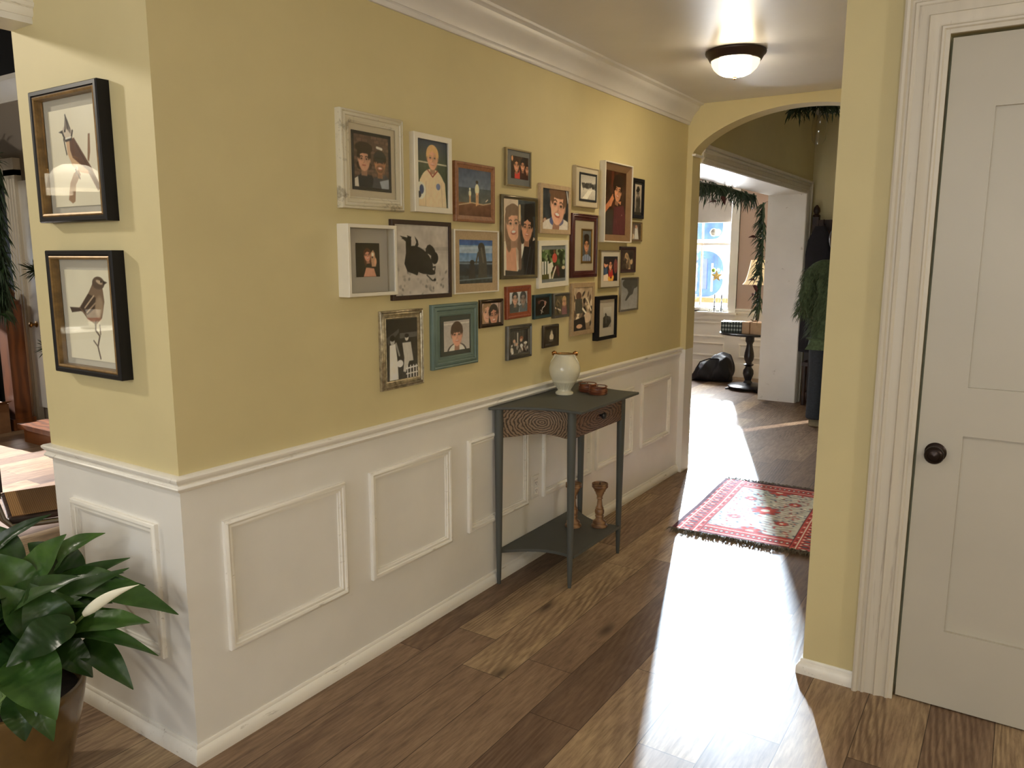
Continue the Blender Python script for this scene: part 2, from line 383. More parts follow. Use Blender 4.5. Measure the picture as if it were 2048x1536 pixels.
# gallery wall block: bird-print end at y=0, photo wall at x=0
g = MB(); g.box(-.722, 0, 0, 3.95, .89, 4.2, 0); g.box(-.722, 0, 0, 3.95, 0, .89, 1)
struct('wall_left', g, [M['yellow'], M['white']])
base_prof = [(0, 0), (.019, 0), (.02, .012), (.019, .03), (.012, .041), (.007, .046), (.007, .054), (.004, .058), (0, .058)]
rail_prof = [(0, .866), (.007, .866), (.010, .871), (.016, .873), (.019, .879), (.016, .885), (.012, .887), (.012, .890), (.017, .895), (.023, .902), (.024, .909), (.018, .914), (0, .916)]
pier = [(-.722, .4), (-.722, 0), (0, 0), (0, 3.95)]
struct('baseboard_left', MB().mold(pier, base_prof), M['trimy'], True)
struct('trim_1', MB().mold(pier, rail_prof), M['trimy'], True)
crown = [(0, 2.43), (.009, 2.43), (.013, 2.436), (.013, 2.447), (.018, 2.452), (.022, 2.452), (.026, 2.468), (.036, 2.488), (.052, 2.507), (.066, 2.518), (.074, 2.530), (.078, 2.545), (.09, 2.551), (.1, 2.552), (.104, 2.557), (.104, HC), (0, HC)]
struct('trim_2', MB().mold([(-.585, 0), (0, 0), (0, 3.95)], crown), M['ceil'], True)
# applied picture-frame panels on the wainscot
pprof = [(0, 0), (0, .012), (.004, .016), (.010, .018), (.016, .015), (.018, .010), (.022, .012), (.027, .011), (.029, .006), (.034, .005), (.035, 0)]
k = 3
for y0, y1 in ((.133, .649), (.779, 1.277), (1.403, 1.908), (2.054, 2.589), (2.652, 3.159), (3.287, 3.775)):
    mb = MB().rframe(y1 - y0, .428, pprof); o = struct('trim_%d' % k, mb, M['trimy'], True); k += 1
    o.location = (0, (y0 + y1) / 2, .526)
mb = MB().rframe(.484, .436, pprof); o = struct('trim_%d' % k, mb, M['trimy'], True); k += 1
o.location = (-.367, 0, .528); o.rotation_euler = (0, 0, -PI / 2)
# arched opening at the end of the hall
def arch_z(x):
    t = (x - .745) / .705
    return 2.24 + .262 * max(0, 1 - t * t) ** .72
xs = [.041 + 1.408 * (.5 - .5 * math.cos(PI * i / 40)) for i in range(41)]
g = MB()
for y, fl in ((3.95, 0), (4.1, 1)):
    vs = [(x, y, arch_z(x)) for x in xs] + [(x, y, 3.05) for x in xs]
    g.add(vs, [(i, i + 1, 42 + i, 41 + i) for i in range(40)])
g.add([(x, 3.95, arch_z(x)) for x in xs] + [(x, 4.1, arch_z(x)) for x in xs], [(i, i + 1, 42 + i, 41 + i) for i in range(40)])
for x0, x1 in ((0, .041), (1.449, 1.56)):
    g.box(x0, x1, 3.95, 4.1, .9, 3.05); g.box(x0, x1, 3.95, 4.1, 0, .9, 1)
struct('wall_arch', g, [M['yellow'], M['white']])
mb = MB().box(.036, .062, 3.945, 4.105, 2.226, 2.24); struct('trim_%d' % k, mb, M['trim']); k += 1
# wall with the closet door, and the hall side of it
g = MB(); YW = 1.582
g.box(1.437, 1.745, YW, YW + .14, 0, HC); g.box(2.605, 5.2, YW, YW + .14, 0, HC); g.box(1.745, 2.605, YW, YW + .14, 2.235, HC)
g.box(1.437, 1.577, YW + .14, 4.1, 0, HC)
struct('wall_right', g, M['yellow'])
struct('baseboard_right', MB().mold([(1.437, 3.95), (1.437, YW), (1.614, YW)], base_prof), M['trimy'], True)
def ucase(mb, fn, a0, a1, zt, prof, near=True):
    rings = [] if near else [[fn(a0 - a * 0, zt + a, h) for a, h in prof]]
    rings += [[fn(a0 - a, 0, h) for a, h in prof], [fn(a0 - a, zt + a, h) for a, h in prof]] if near else []
    rings += [[fn(a1 + a, zt + a, h) for a, h in prof], [fn(a1 + a, 0, h) for a, h in prof]]
    return mb.loft(rings, 0, True, True)
cprof = [(0, 0), (0, .012), (.012, .013), (.016, .018), (.022, .019), (.026, .014), (.034, .013), (.04, .016), (.05, .020), (.058, .024), (.062, .018), (.09, .019), (.094, .024), (.1, .026), (.104, .021), (.110, .021), (.116, .032), (.124, .035), (.131, .032), (.133, 0)]
struct('trim_%d' % k, ucase(MB(), lambda a, z, h: (a, YW - h, z), 1.747, 2.605, 2.232, cprof), M['trimz'], True); k += 1
# the closet door: stiles, rails and two sunk panels, with its knob
g = MB(); x0, x1, yf, yb = 1.754, 2.598, 1.598, 1.638
g.box(x0, 1.885, yf, yb, .006, 2.224); g.box(2.467, x1, yf, yb, .006, 2.224)
for z0, z1 in ((.006, .282), (.969, 1.131), (2.009, 2.224)): g.box(1.885, 2.467, yf, yb, z0, z1)
for z0, z1 in ((.282, .969), (1.131, 2.009)): g.box(1.885, 2.467, yf + .015, yb, z0, z1)
door = struct('door_1', g, plain('closet_door_paint', 'bcb6a8', .42, 0, .03, 3))
mb = MB().lathe([(.0, 0), (.031, 0), (.033, .003), (.028, .007), (.013, .010), (.011, .028), (.014, .034), (.025, .040), (.0295, .048), (.0295, .055), (.025, .062), (.018, .0645), (.017, .063), (.009, .066), (0, .067)], (1.81, yf, .905), 32, 0, 'y')
mb.build('door_knob', M['bronze'], door, True, 'dark bronze round knob')
# black sheet in place of the dark recess behind the door
struct('wall_closet', MB().box(1.6, 2.75, 1.85, 1.9, 0, HC), M['black'])
# header beam over the opening to the dining room, with its moulding
struct('beam', MB().box(-.722, -.587, -5.2, 0, 2.243, 4.2), M['white'])
struct('trim_%d' % k, MB().mold([(-.587, -5.0), (-.587, 0)], [(0, 2.262), (.006, 2.262), (.01, 2.27), (.01, 2.285), (.018, 2.29), (.02, 2.30), (.014, 2.306), (.014, 2.345), (.022, 2.352), (.03, 2.37), (.036, 2.376), (.036, 2.4), (.05, 2.42), (.07, 2.46), (.09, 2.5), (.1, 2.52), (.1, HC), (0, HC)], 0), M['trimy'], True); k += 1
# kitchen side behind the camera
g = MB(); g.box(-9, .3, -5.2, -5.05, 0, 4.2); g.box(2.9, 5.2, -5.2, -5.05, 0, HC); g.box(.3, 2.9, -5.2, -5.05, 0, 1.0); g.box(.3, 2.9, -5.2, -5.05, 2.5, HC)
struct('wall_back', g, M['yellow'])
struct('wall_kitchen', MB().box(5.1, 5.2, -5.05, YW, 0, HC), M['yellow'])
# dining room beyond the bird wall
g = MB(); g.box(-9, -6.75, 2.26, 2.4, 0, 3.06); g.box(-5.74, -.722, 2.26, 2.4, 0, 3.06); g.box(-6.75, -5.74, 2.26, 2.4, 2.25, 3.06); struct('wall_dining', g, M['grey'])
struct('dark_backdrop', MB().box(-9, -.722, 2.42, 2.5, 0, 4.2), M['black'])  # black sheet standing in for darkness beyond the doorway and wall top
struct('trim_%d' % k, MB().mold([(-9, 2.26), (-.722, 2.26)], [(0, 2.88), (.02, 2.88), (.025, 2.9), (.05, 2.93), (.1, 3.0), (.13, 3.02), (.13, 3.06), (0, 3.06)]), M['white'], True); k += 1
g = MB()
for a in ((-5.2, .62, 0, 4.2), (1.86, 2.26, 0, 4.2), (.62, 1.86, 0, 1.12), (.62, 1.86, 1.68, 4.2)): g.box(-8.1, -8.0, a[0], a[1], a[2], a[3])
struct('wall_side', g, M['grey'])
# dining room door with fluted casing
g = MB().box(-5.57, -4.7, 2.225, 2.26, 0.16, 2.2)
d2 = struct('door_2', g, M['white'])
MB().lathe([(0, 0), (.028, 0), (.028, .004), (.012, .008), (.010, .03), (.022, .04), (.026, .05), (.02, .06), (0, .064)], (-5.47, 2.225, .93), 20, 0, 'y').build('door_knob', M['brass'], d2, True)
g = MB(); g.box(-5.76, -5.56, 2.2, 2.26, 0.0, 2.3); g.box(-6.9, -5.56, 2.2, 2.26, 2.25, 2.4)
for i in range(4): g.lathe([(.017, 0), (.017, 2.2)], (-5.735 + i * .05, 2.206, 0.02), 10)
struct('trim_%d' % k, g, M['trimz'], True); k += 1
# foyer: thick wall with the cased opening to the front room
g = MB(); g.box(-.33, .05, 4.1, 7.22, 2.2, 3.0); g.box(-.33, .05, 7.22, 7.45, 0, 3.0); g.box(-.15, .05, 7.45, 8.7, 0, 3.0)
struct('wall_foyer', g, M['yellow'])
# white lining of the opening (jambs and soffit)
g = MB(); g.box(-.335, .052, 7.212, 7.222, 0, 2.2); g.box(-.335, .052, 4.1, 7.212, 2.19, 2.2)
struct('trim_%d' % k, g, M['trim']); k += 1
c2 = [(0, 0), (0, .01), (.02, .012), (.024, .018), (.034, .02), (.04, .014), (.07, .014), (.075, .022), (.09, .026), (.098, .02), (.104, .034), (.122, .038), (.126, 0)]
struct('trim_%d' % k, ucase(MB(), lambda a, z, h: (.05 + h, a, z), 4.1, 7.215, 2.195, c2, False), M['trimz'], True); k += 1
# foyer end wall with the glazed front door
g = MB(); g.box(.05, .98, 7.45, 7.6, 0, 3.0); g.box(1.16, 3.2, 7.45, 7.6, 0, 3.0); g.box(.98, 1.16, 7.45, 7.6, 0, .55); g.box(.98, 1.16, 7.45, 7.6, 2.0, 3.0)
struct('wall_entry', g, M['yellow'])
struct('wall_entry_side', MB().box(3.1, 3.2, 4.1, 7.45, 0, 3.0), M['yellow'])
struct('wall_entry_near', MB().box(1.56, 3.2, 4.0, 4.1, 0, 3.0), M['yellow'])
g = MB(); g.box(.95, .98, 7.43, 7.47, .5, 2.05); g.box(1.16, 1.19, 7.43, 7.47, .5, 2.05); g.box(.95, 1.19, 7.43, 7.47, .5, .55); g.box(.95, 1.19, 7.43, 7.47, 2.0, 2.05)
w3 = struct('window_3', g, M['trim']); MB().box(.98, 1.16, 7.5, 7.506, .55, 2.0).build('pane', M['glass'], w3)
# front room shell
g = MB(); WZ0, WZ1, WX0, WX1 = .835, 2.42, -1.97, -1.185
for a, mi in (((-6.2, WX0, .86, 2.75), 0), ((WX1, -.10, .86, 2.75), 0), ((WX0, WX1, WZ1, 2.75), 0), ((-6.2, WX0, 0, .86), 1), ((WX1, -.10, 0, .86), 1), ((WX0, WX1, 0, WZ0), 1)):
    g.box(a[0], a[1], 8.7, 8.85, a[2], a[3], mi)
struct('wall_far', g, [M['pink'], M['white']])
struct('wall_front_room_side', MB().box(-6.2, -6.1, 4.1, 8.7, 0, 2.75), M['pink'])
struct('wall_front_room_near', MB().box(-6.2, -.33, 3.95, 4.1, 0, 2.75), M['pink'])
# window: sashes, muntins, stool, casing, panes
g = MB()
fy = 8.70
g.box(WX1, WX1 + .105, fy - .022, fy, WZ0 - .02, 2.5); g.box(WX0 - .105, WX0, fy - .022, fy, WZ0 - .02, 2.5); g.box(WX0 - .105, WX1 + .105, fy - .022, fy, WZ1, WZ1 + .1)
g.box(WX1 + .085, WX1 + .105, fy - .034, fy, WZ0 - .02, 2.5)
for x0, x1 in ((WX0, WX0 + .035), (WX1 - .018, WX1)): g.box(x0, x1, 8.73, 8.80, WZ0, WZ1)
for z0, z1 in ((WZ0, WZ0 + .05), (1.695, 1.728), (WZ1 - .04, WZ1)): g.box(WX0, WX1, 8.735, 8.795, z0, z1)
g.box(-1.597, -1.577, 8.75, 8.78, WZ0, WZ1)
g.box(WX0 - .13, WX1 + .13, 8.64, 8.76, WZ0 - .028, WZ0)
g.box(WX0 - .105, WX1 + .105, 8.675, 8.70, WZ0 - .10, WZ0 - .028)
w1 = struct('window_1', g, M['trim'])
MB().box(WX0 + .03, WX1 - .03, 8.763, 8.767, WZ0 + .04, WZ1 - .03).build('pane', M['glass'], w1)
# wainscot mouldings of the front room
struct('baseboard_far', MB().mold([(-6.1, 8.7), (-.15, 8.7)], [(0, 0), (.02, 0), (.02, .16), (.014, .18), (0, .185)]), M['trim'], True)
struct('trim_%d' % k, MB().mold([(WX1 + .105, 8.7), (-.15, 8.7)], [(0, .80), (.01, .80), (.012, .82), (.02, .825), (.022, .84), (.012, .845), (.014, .86), (.03, .866), (.03, .885), (0, .89)]), M['trim'], True); k += 1
for w_, h_, xc, zc in ((.74, .20, -1.585, .60), (.60, .23, -.72, .60), (.74, .18, -1.585, .34), (.60, .18, -.72, .34)):
    mb = MB().rframe(w_, h_, [(0, 0), (0, .012), (.012, .016), (.018, .008), (.024, .008), (.026, 0)]); o = struct('trim_%d' % k, mb, M['trim'], True); k += 1
    o.location = (xc, 8.7, zc); o.rotation_euler = (0, 0, -PI / 2)
# step up beside the dining-room door
struct('trim_%d' % k, MB().box(-4.95, -3.4, 1.75, 2.16, .115, .155).box(-4.91, -3.45, 1.78, 2.16, 0, .115), M['postwood']); k += 1

# ================================================================== PRINTED PICTURES (painted into the print's own colours)
class Pic:
    def __init__(s, w, h, bg='808080', res=460):
        s.W, s.H = w, h; s.nx = max(24, min(150, int(w * res))); s.ny = max(24, min(170, int(h * res)))
        s.u, s.v = np.meshgrid(np.linspace(0, 1, s.nx), np.linspace(0, 1, s.ny)); s.asp = h / w
        s.c = np.zeros((s.ny, s.nx, 3)); s.c[:] = s.col(bg); s.px = 1.1 / s.nx
    def col(s, c): return np.array([int(c[i:i + 2], 16) / 255 for i in (0, 2, 4)]) if isinstance(c, str) else np.array(c)
    def put(s, a, c): s.c = s.c * (1 - a[..., None]) + s.col(c) * a[..., None]; return s
    def grad(s, c0, c1, v0=0, v1=1, horiz=False):
        t = s.u if horiz else s.v
        a = np.clip((t - v0) / (v1 - v0), 0, 1)[..., None]; m = ((t >= v0) & (t <= v1))[..., None]
        s.c = np.where(m, s.col(c0) * (1 - a) + s.col(c1) * a, s.c); return s
    def e(s, cx, cy, rx, ry, c, rot=0, soft=1, op=1, half=None):
        r = math.radians(rot); x = s.u - cx; y = (s.v - cy) * s.asp
        xr = x * math.cos(r) + y * math.sin(r); yr = -x * math.sin(r) + y * math.cos(r)
        d = np.sqrt((xr / rx) ** 2 + (yr / (ry * s.asp)) ** 2)
        a = np.clip((1 - d) * min(rx, ry * s.asp) / (s.px * soft) + .5, 0, 1) * op
        if half == 'top': a = a * (s.v < cy)
        if half == 'bot': a = a * (s.v > cy)
        return s.put(a, c)
    def p(s, pts, c, op=1):
        P = np.array(pts, float); ins = np.zeros(s.u.shape, bool); dist = np.full(s.u.shape, 9.)
        n = len(P)
        for i in range(n):
            (x0, y0), (x1, y1) = P[i], P[(i + 1) % n]
            if y0 != y1:
                cr = ((s.v >= min(y0, y1)) & (s.v < max(y0, y1))); xx = x0 + (s.v - y0) * (x1 - x0) / (y1 - y0); ins ^= cr & (s.u < xx)
            dist = np.minimum(dist, s._sd(x0, y0, x1, y1))
        a = np.clip(np.where(ins, dist, -dist) / s.px + .5, 0, 1) * op
        return s.put(a, c)
    def _sd(s, x0, y0, x1, y1):
        dx, dy = x1 - x0, (y1 - y0) * s.asp; L = dx * dx + dy * dy + 1e-9
        t = np.clip(((s.u - x0) * dx + (s.v - y0) * s.asp * dy) / L, 0, 1)
        return np.hypot(s.u - x0 - t * dx, (s.v - y0) * s.asp - t * dy)
    def l(s, pts, w, c, op=1):
        d = np.full(s.u.shape, 9.)
        for a, b in zip(pts[:-1], pts[1:]): d = np.minimum(d, s._sd(*a, *b))
        return s.put(np.clip((w / 2 - d) / s.px + .5, 0, 1) * op, c)
    def r(s, u0, v0, u1, v1, c, op=1): return s.put(((s.u >= u0) & (s.u <= u1) & (s.v >= v0) & (s.v <= v1)) * float(op), c)
    def nz(s, amt=.05, cells=8, mono=True, v0=0, v1=1):
        k = rng.random((cells + 2, cells + 2, 1 if mono else 3)) - .5
        x, y = s.u * cells, s.v * cells; i, j = x.astype(int), y.astype(int); fx, fy = (x - i)[..., None], (y - j)[..., None]
        n = (k[j, i] * (1 - fx) + k[j, i + 1] * fx) * (1 - fy) + (k[j + 1, i] * (1 - fx) + k[j + 1, i + 1] * fx) * fy
        s.c = s.c + n * amt * 2 * ((s.v >= v0) & (s.v <= v1))[..., None]; return s
    def blobs(s, n, cols, box, size):
        for _ in range(n):
            cx = box[0] + random.random() * (box[2] - box[0]); cy = box[1] + random.random() * (box[3] - box[1])
            s.e(cx, cy, size * (.5 + random.random()), size * (.5 + random.random()) / s.asp, random.choice(cols), random.random() * 90, 2)
        return s
    def face(s, cx, cy, r, skin='c99a7c', hair='3a2a20', longh=0, smile=1, cap=None, tilt=0, beard=None, shade=.75):
        A = s.asp; ry = r * 1.32 / A; sk = s.col(skin); dk = sk * .72
        def q(x, y): # local face coordinates
            t = math.radians(tilt); return cx + (x * math.cos(t) - y * math.sin(t)) * r, cy + (x * math.sin(t) + y * math.cos(t)) * r / A
        s.e(*q(0, -.35), r * 1.2, r * 1.25 / A, hair, tilt)
        if longh: s.e(*q(-.75, .7), r * .5, r * longh / A, hair, tilt); s.e(*q(.75, .7), r * .5, r * longh / A, hair, tilt)
        s.p([q(-.42, .8), q(.42, .8), q(.5, 1.9), q(-.5, 1.9)], dk)
        s.e(*q(-1.0, .1), r * .14, r * .26 / A, dk); s.e(*q(1.0, .1), r * .14, r * .26 / A, dk)
        s.e(*q(0, .05), r * .96, ry, sk, tilt)
        s.e(*q(.5, .2), r * .5, ry * .8, sk * .88, tilt, 6, .6); s.e(*q(-.35, .35), r * .3, r * .28 / A, sk * 1.08, 0, 5, .5)
        if beard: s.e(*q(0, .75), r * .72, r * .5 / A, beard, tilt, 3, .75)
        s.e(*q(-.42, -1.0), r * .62, r * .36 / A, hair, tilt - 32); s.e(*q(.34, -1.06), r * .72, r * .36 / A, hair, tilt + 24); s.e(*q(.86, -.5), r * .2, r * .55 / A, hair, tilt + 8); s.e(*q(-.86, -.5), r * .2, r * .55 / A, hair, tilt - 8)
        for sx in (-1, 1):
            s.l([q(sx * .22, -.26), q(sx * .42, -.34), q(sx * .64, -.26)], r * .1, s.col(hair) * .9)
            s.e(*q(sx * .42, .0), r * .27, r * .17 / A, sk * .8, 0, 4, .8); s.e(*q(sx * .42, -.04), r * .2, r * .09 / A, sk * .62); s.e(*q(sx * .42, -.04), r * .1, r * .08 / A, '241a18')
        s.l([q(.03, .0), q(.1, .35), q(-.08, .4)], r * .07, sk * .76)
        if smile == 2:
            s.e(*q(0, .66), r * .4, r * .19 / A, '9c5148', tilt, 2); s.e(*q(0, .62), r * .31, r * .11 / A, 'e8ddd2', tilt, 2)
        elif smile: s.e(*q(0, .68), r * .36, r * .13 / A, 'a2584c', tilt, 2); s.e(*q(0, .66), r * .26, r * .06 / A, 'e8ddd2', tilt, 2)
        else: s.l([q(-.26, .7), q(.26, .7)], r * .12, '93504a')
        if cap: s.e(*q(0, -.75), r * 1.12, r * .72 / A, cap, tilt); s.l([q(-.9, -.6), q(.9, -.6)], r * .22, s.col(cap) * .7)
        return s
    def mono(s, tint=(1, 1, .98)): s.c = (s.c @ np.array([.3, .59, .11]))[..., None] * np.array(tint); return s
    def mesh(s, name, x, yc, zc, parent, label=None, mat=None, horiz=False, bumpz=None):
        nx, ny = s.nx, s.ny
        uu = (s.u - .5) * s.W; vv = (.5 - s.v) * s.H
        if horiz: P = np.stack([uu + yc, vv + zc, np.full_like(uu, x) if bumpz is None else x + bumpz(s.u, s.v)], -1).reshape(-1, 3)
        else: P = np.stack([np.full_like(uu, x), uu + yc, vv + zc], -1).reshape(-1, 3)
        me = bpy.data.meshes.new(name); idx = np.arange(nx * ny).reshape(ny, nx)
        q = np.stack([idx[1:, :-1], idx[1:, 1:], idx[:-1, 1:], idx[:-1, :-1]], -1).reshape(-1, 4)
        me.vertices.add(len(P)); me.vertices.foreach_set('co', P.astype(np.float32).ravel())
        me.loops.add(q.size); me.loops.foreach_set('vertex_index', q.astype(np.int32).ravel())
        me.polygons.add(len(q)); me.polygons.foreach_set('loop_start', np.arange(0, q.size, 4, dtype=np.int32)); me.polygons.foreach_set('loop_total', np.full(len(q), 4, np.int32))
        me.update(); me.validate()
        c = np.clip((s.c - .04) * 1.26 + .03, 0, 1); lin = np.where(c <= .04045, c / 12.92, ((c + .055) / 1.055) ** 2.4)
        at = me.color_attributes.new('print', 'FLOAT_COLOR', 'POINT')
        at.data.foreach_set('color', np.concatenate([lin, np.ones((*lin.shape[:2], 1))], -1).astype(np.float32).ravel())
        me.materials.append(mat or M['print'])
        o = bpy.data.objects.new(name, me); COL.objects.link(o); o.parent = parent
        if label: o['label'] = label
        return o

def pic01(p):
    p.c[:] = p.col('4d4038')
    for i in range(14):
        for j in range(6): p.r(j / 6 + (i % 2) * .08, i / 14, j / 6 + (i % 2) * .08 + .14, i / 14 + .055, random.choice(['5d4b40', '54443b', '655147']))
    p.p([(0, .84), (.2, .74), (.5, .76), (.62, .9), (.62, 1), (0, 1)], '20252f'); p.p([(.55, .8), (.9, .72), (1, .8), (1, 1), (.5, 1)], '3c4046')
    p.face(.74, .5, .16, 'a87a5e', '2b211c', 0, 2, '25282c', 0, '54402f'); p.p([(0, .85), (.1, .8), (.12, 1), (0, 1)], 'b9b4ab'); p.p([(.72, .86), (1, .8), (1, 1), (.78, 1)], '8a93a0')
    p.face(.28, .46, .17, 'b98f78', '2a211e', .5, 0); p.e(.28, .24, .25, .11, '2a211e'); p.l([(.66, .2), (.8, .22)], .05, 'c8c4ba')
def pic02(p):
    p.grad('27364f', '3e4a3c', 0, .35).grad('3d4a3a', '2f3b2a', .35, 1); p.l([(0, .33), (1, .34)], .03, 'b9b6a4')
    p.e(.5, .72, .42, .3, 'cdbb9c'); p.p([(.1, .6), (.3, .46), (.7, .46), (.93, .62), (.98, 1), (.05, 1)], 'cfbd9f'); p.e(.12, .76, .17, .13, 'd5d0c2'); p.e(.16, .74, .07, .07, '3d4c70'); p.e(.08, .82, .06, .05, '2c3346')
    p.face(.52, .26, .17, 'd0a184', 'c9a471', 0, 1); p.l([(.36, .44), (.52, .54), (.68, .44)], .03, '8a4338'); p.e(.7, .68, .07, .05, '6e7ba0'); p.l([(.3, .62), (.28, 1)], .012, 'a8977c'); p.l([(.8, .62), (.84, 1)], .012, 'a8977c')
def pic03(p):
    p.grad('3c4d68', '5c6b80', 0, .4).grad('3e4c55', '4f5553', .4, .72).grad('6f4a34', '54301f', .72, 1).nz(.04, 14)
    p.l([(0, .78), (.4, .71), (.75, .74), (1, .69)], .02, 'b09c80')
    for x, y, s_ in ((.56, .26, 1.0), (.34, .42, .6)):
        p.e(x, y, .03 * s_ + .01, .028 * s_ + .01, '2b2320' if s_ == 1 else 'd8cfba'); p.e(x, y + .16 * s_, .065 * s_, .12 * s_, 'ddd0b4')
        p.l([(x - .02 * s_, y + .25 * s_), (x - .02 * s_, y + .5 * s_)], .035 * s_, 'c79f75'); p.l([(x + .03 * s_, y + .25 * s_), (x + .025 * s_, y + .48 * s_)], .035 * s_, 'c79f75')
    p.l([(.84, .66), (.9, .62)], .02, 'cfc6b4')
def pic04(p):
    p.c[:] = p.col('2c1c16'); p.blobs(16, ['3b2a20', '1c1412', '4a3524'], (0, 0, 1, .4), .1); p.e(.06, .12, .05, .12, 'd39a70')
    p.p([(.2, .62), (.5, .58), (.55, 1), (.2, 1)], 'c1433a'); p.p([(.5, .6), (1, .55), (1, 1), (.5, 1)], '3c1f1c')
    p.face(.3, .4, .14, 'c58d6e', '3a241a', .9, 1); p.face(.66, .38, .12, 'bd876a', '20161a', .6, 1); p.face(.92, .5, .1, 'bd876a', '2a1b16', .5, 1)
def pic05(p):
    p.grad('cdbfae', 'a9998a', 0, 1).nz(.05, 6); p.p([(.45, 0), (1, 0), (1, .5), (.55, .4), (.45, .1)], '39434a'); p.p([(0, .56), (.3, .5), (.5, 1), (0, 1)], 'cfc7b8')
    p.p([(.08, .62), (.38, .6), (.42, .98), (.1, 1)], 'c3937a'); p.p([(.06, .93), (.45, .95), (.45, 1), (.06, 1)], '2a2624')
    p.p([(.62, .62), (1, .52), (1, 1), (.42, 1)], '1b1c22'); p.l([(.85, .62), (.7, 1)], .02, '464a54'); p.l([(.95, .66), (.86, 1)], .02, '3c404a'); p.p([(.5, .62), (.68, .52), (.6, .72), (.46, .95)], 'd8d2c6')
    p.face(.3, .32, .21, 'd0a48c', '7a6250', 1.5, 2, None, -4); p.e(.3, .14, .24, .07, '75604f'); p.l([(.5, .35), (.52, .9)], .09, '6b5548')
    p.face(.74, .36, .17, 'c3937a', '1d1a1c', 1.0, 1, None, 4); p.p([(.48, .06), (.98, .02), (1, .2), (.62, .24), (.55, .2)], '17181d'); p.l([(.5, .08), (.5, .26)], .06, 'bfae8c')
def pic06(p):
    p.grad('3a4048', '2b2f35', 0, 1).nz(.08, 6); p.e(.12, .85, .1, .14, '6a4030'); p.e(.1, .78, .05, .05, 'b9a08a')
    p.e(.55, 1.0, .6, .3, 'c9c4bd'); p.e(.55, .78, .27, .14, '56618a'); p.face(.6, .4, .27, 'd6a68e', '6b5240', 0, 2, None, 10); p.e(.58, .1, .33, .12, '6b5240', 6); p.l([(.94, 0), (1, .3)], .03, 'd9d4cc')
def pic07(p):
    p.grad('a09a92', 'bdb6ab', 0, .5).grad('c4bdb2', 'a7a096', .5, 1); p.blobs(30, ['3d3b38', '4a4844', '57534e'], (0, .38, 1, .5), .06); p.p([(.5, .62), (.8, .6), (.45, 1), (.1, 1)], 'd5cfc4'); p.l([(.2, .55), (.2, .62)], .02, '3a3733'); p.mono((1, .98, .93))
def pic08(p):
    p.grad('3f2419', '241512', 0, 1).nz(.08, 7); p.r(.3, 0, .42, .4, '5a2f20'); p.blobs(18, ['1f1412', '4a2a20', '30201a'], (0, .2, .5, .55), .08)
    p.p([(.45, .56), (.9, .52), (1, .7), (1, 1), (.4, 1)], '572730'); p.p([(.0, .62), (.4, .6), (.4, 1), (0, 1)], '3a352f')
    p.l([(.02, .62), (.25, .5), (.4, .4)], .12, 'b5734f'); p.l([(.28, .52), (.36, .43)], .1, 'c58460'); p.face(.62, .3, .16, 'c48c6c', '231815', .5, 1, None, 12); p.e(.66, .14, .25, .1, '231815'); p.e(.46, .2, .08, .1, '231815'); p.p([(.6, .47), (.78, .46), (.76, .52)], 'b97f62')
    p.l([(.55, .75), (.7, 1)], .01, '7a4048'); p.e(.82, .68, .012, .012, 'c9b9a0')
def pic09(p):
    p.grad('b7aca0', 'a39789', 0, 1); p.e(.5, .66, .34, .3, '463c34'); p.face(.46, .34, .17, '9a7f6c', '2a221d', 0, 0); p.e(.45, .2, .3, .07, '2b241f', -10); p.e(.48, .13, .2, .07, '2b241f'); p.e(.3, .7, .14, .08, '6c594b'); p.r(.1, .85, .9, 1, '4e4239'); p.mono((1, .93, .85))
def pic10(p):
    p.grad('5a4a44', '8d8178', 0, 1); p.p([(.35, .3), (.6, .2), (.75, .95), (.3, .95)], 'd8d4cc'); p.e(.48, .2, .1, .12, 'b98e74'); p.e(.15, .8, .14, .16, 'c9b9a4'); p.p([(.7, .1), (1, .1), (1, 1), (.8, 1)], '40312c')
def pic11(p):
    p.grad('5c6166', '42474b', 0, 1).nz(.05, 5); p.p([(0, .86), (.3, .78), (.7, .78), (1, .88), (1, 1), (0, 1)], '8894ab')
    for i in range(5): p.l([(i * .25, .8), (i * .25, 1)], .04, '3b4665')
    p.face(.48, .46, .27, 'c18a68', '2c211c', 0, 1); p.e(.48, .2, .3, .1, '2c211c')
def pic12(p):
    p.c[:] = p.col('39462f'); p.blobs(60, ['4f6a3f', '2a3524', '71875c', '8c9a78', '1f2a1c'], (0, 0, 1, .5), .05)
    for x in (.06, .16, .26): p.r(x, .42, x + .06, .78, 'd9d5ca')
    p.p([(0, .78), (1, .74), (1, 1), (0, 1)], '5c5a34'); p.p([(.55, .6), (1, .6), (1, 1), (.5, 1)], '2c2f2b'); p.e(.92, .62, .07, .05, 'c2b295')
    p.p([(.3, .5), (.46, .44), (.52, .6), (.4, .74), (.42, 1), (.34, 1), (.32, .74)], 'd9d2c4'); p.e(.62, .66, .16, .12, '3c2b27'); p.l([(.46, .9), (.52, .75), (.6, .6)], .05, 'cfc5b5'); p.l([(.66, .6), (.72, .8)], .09, '5a3034')
    p.e(.56, .34, .1, .13, 'b8554a'); p.e(.55, .16, .05, .05, '6d4a38'); p.r(0, 0, 1, .1, '72787a'); p.r(0, .91, 1, 1, '72787a')
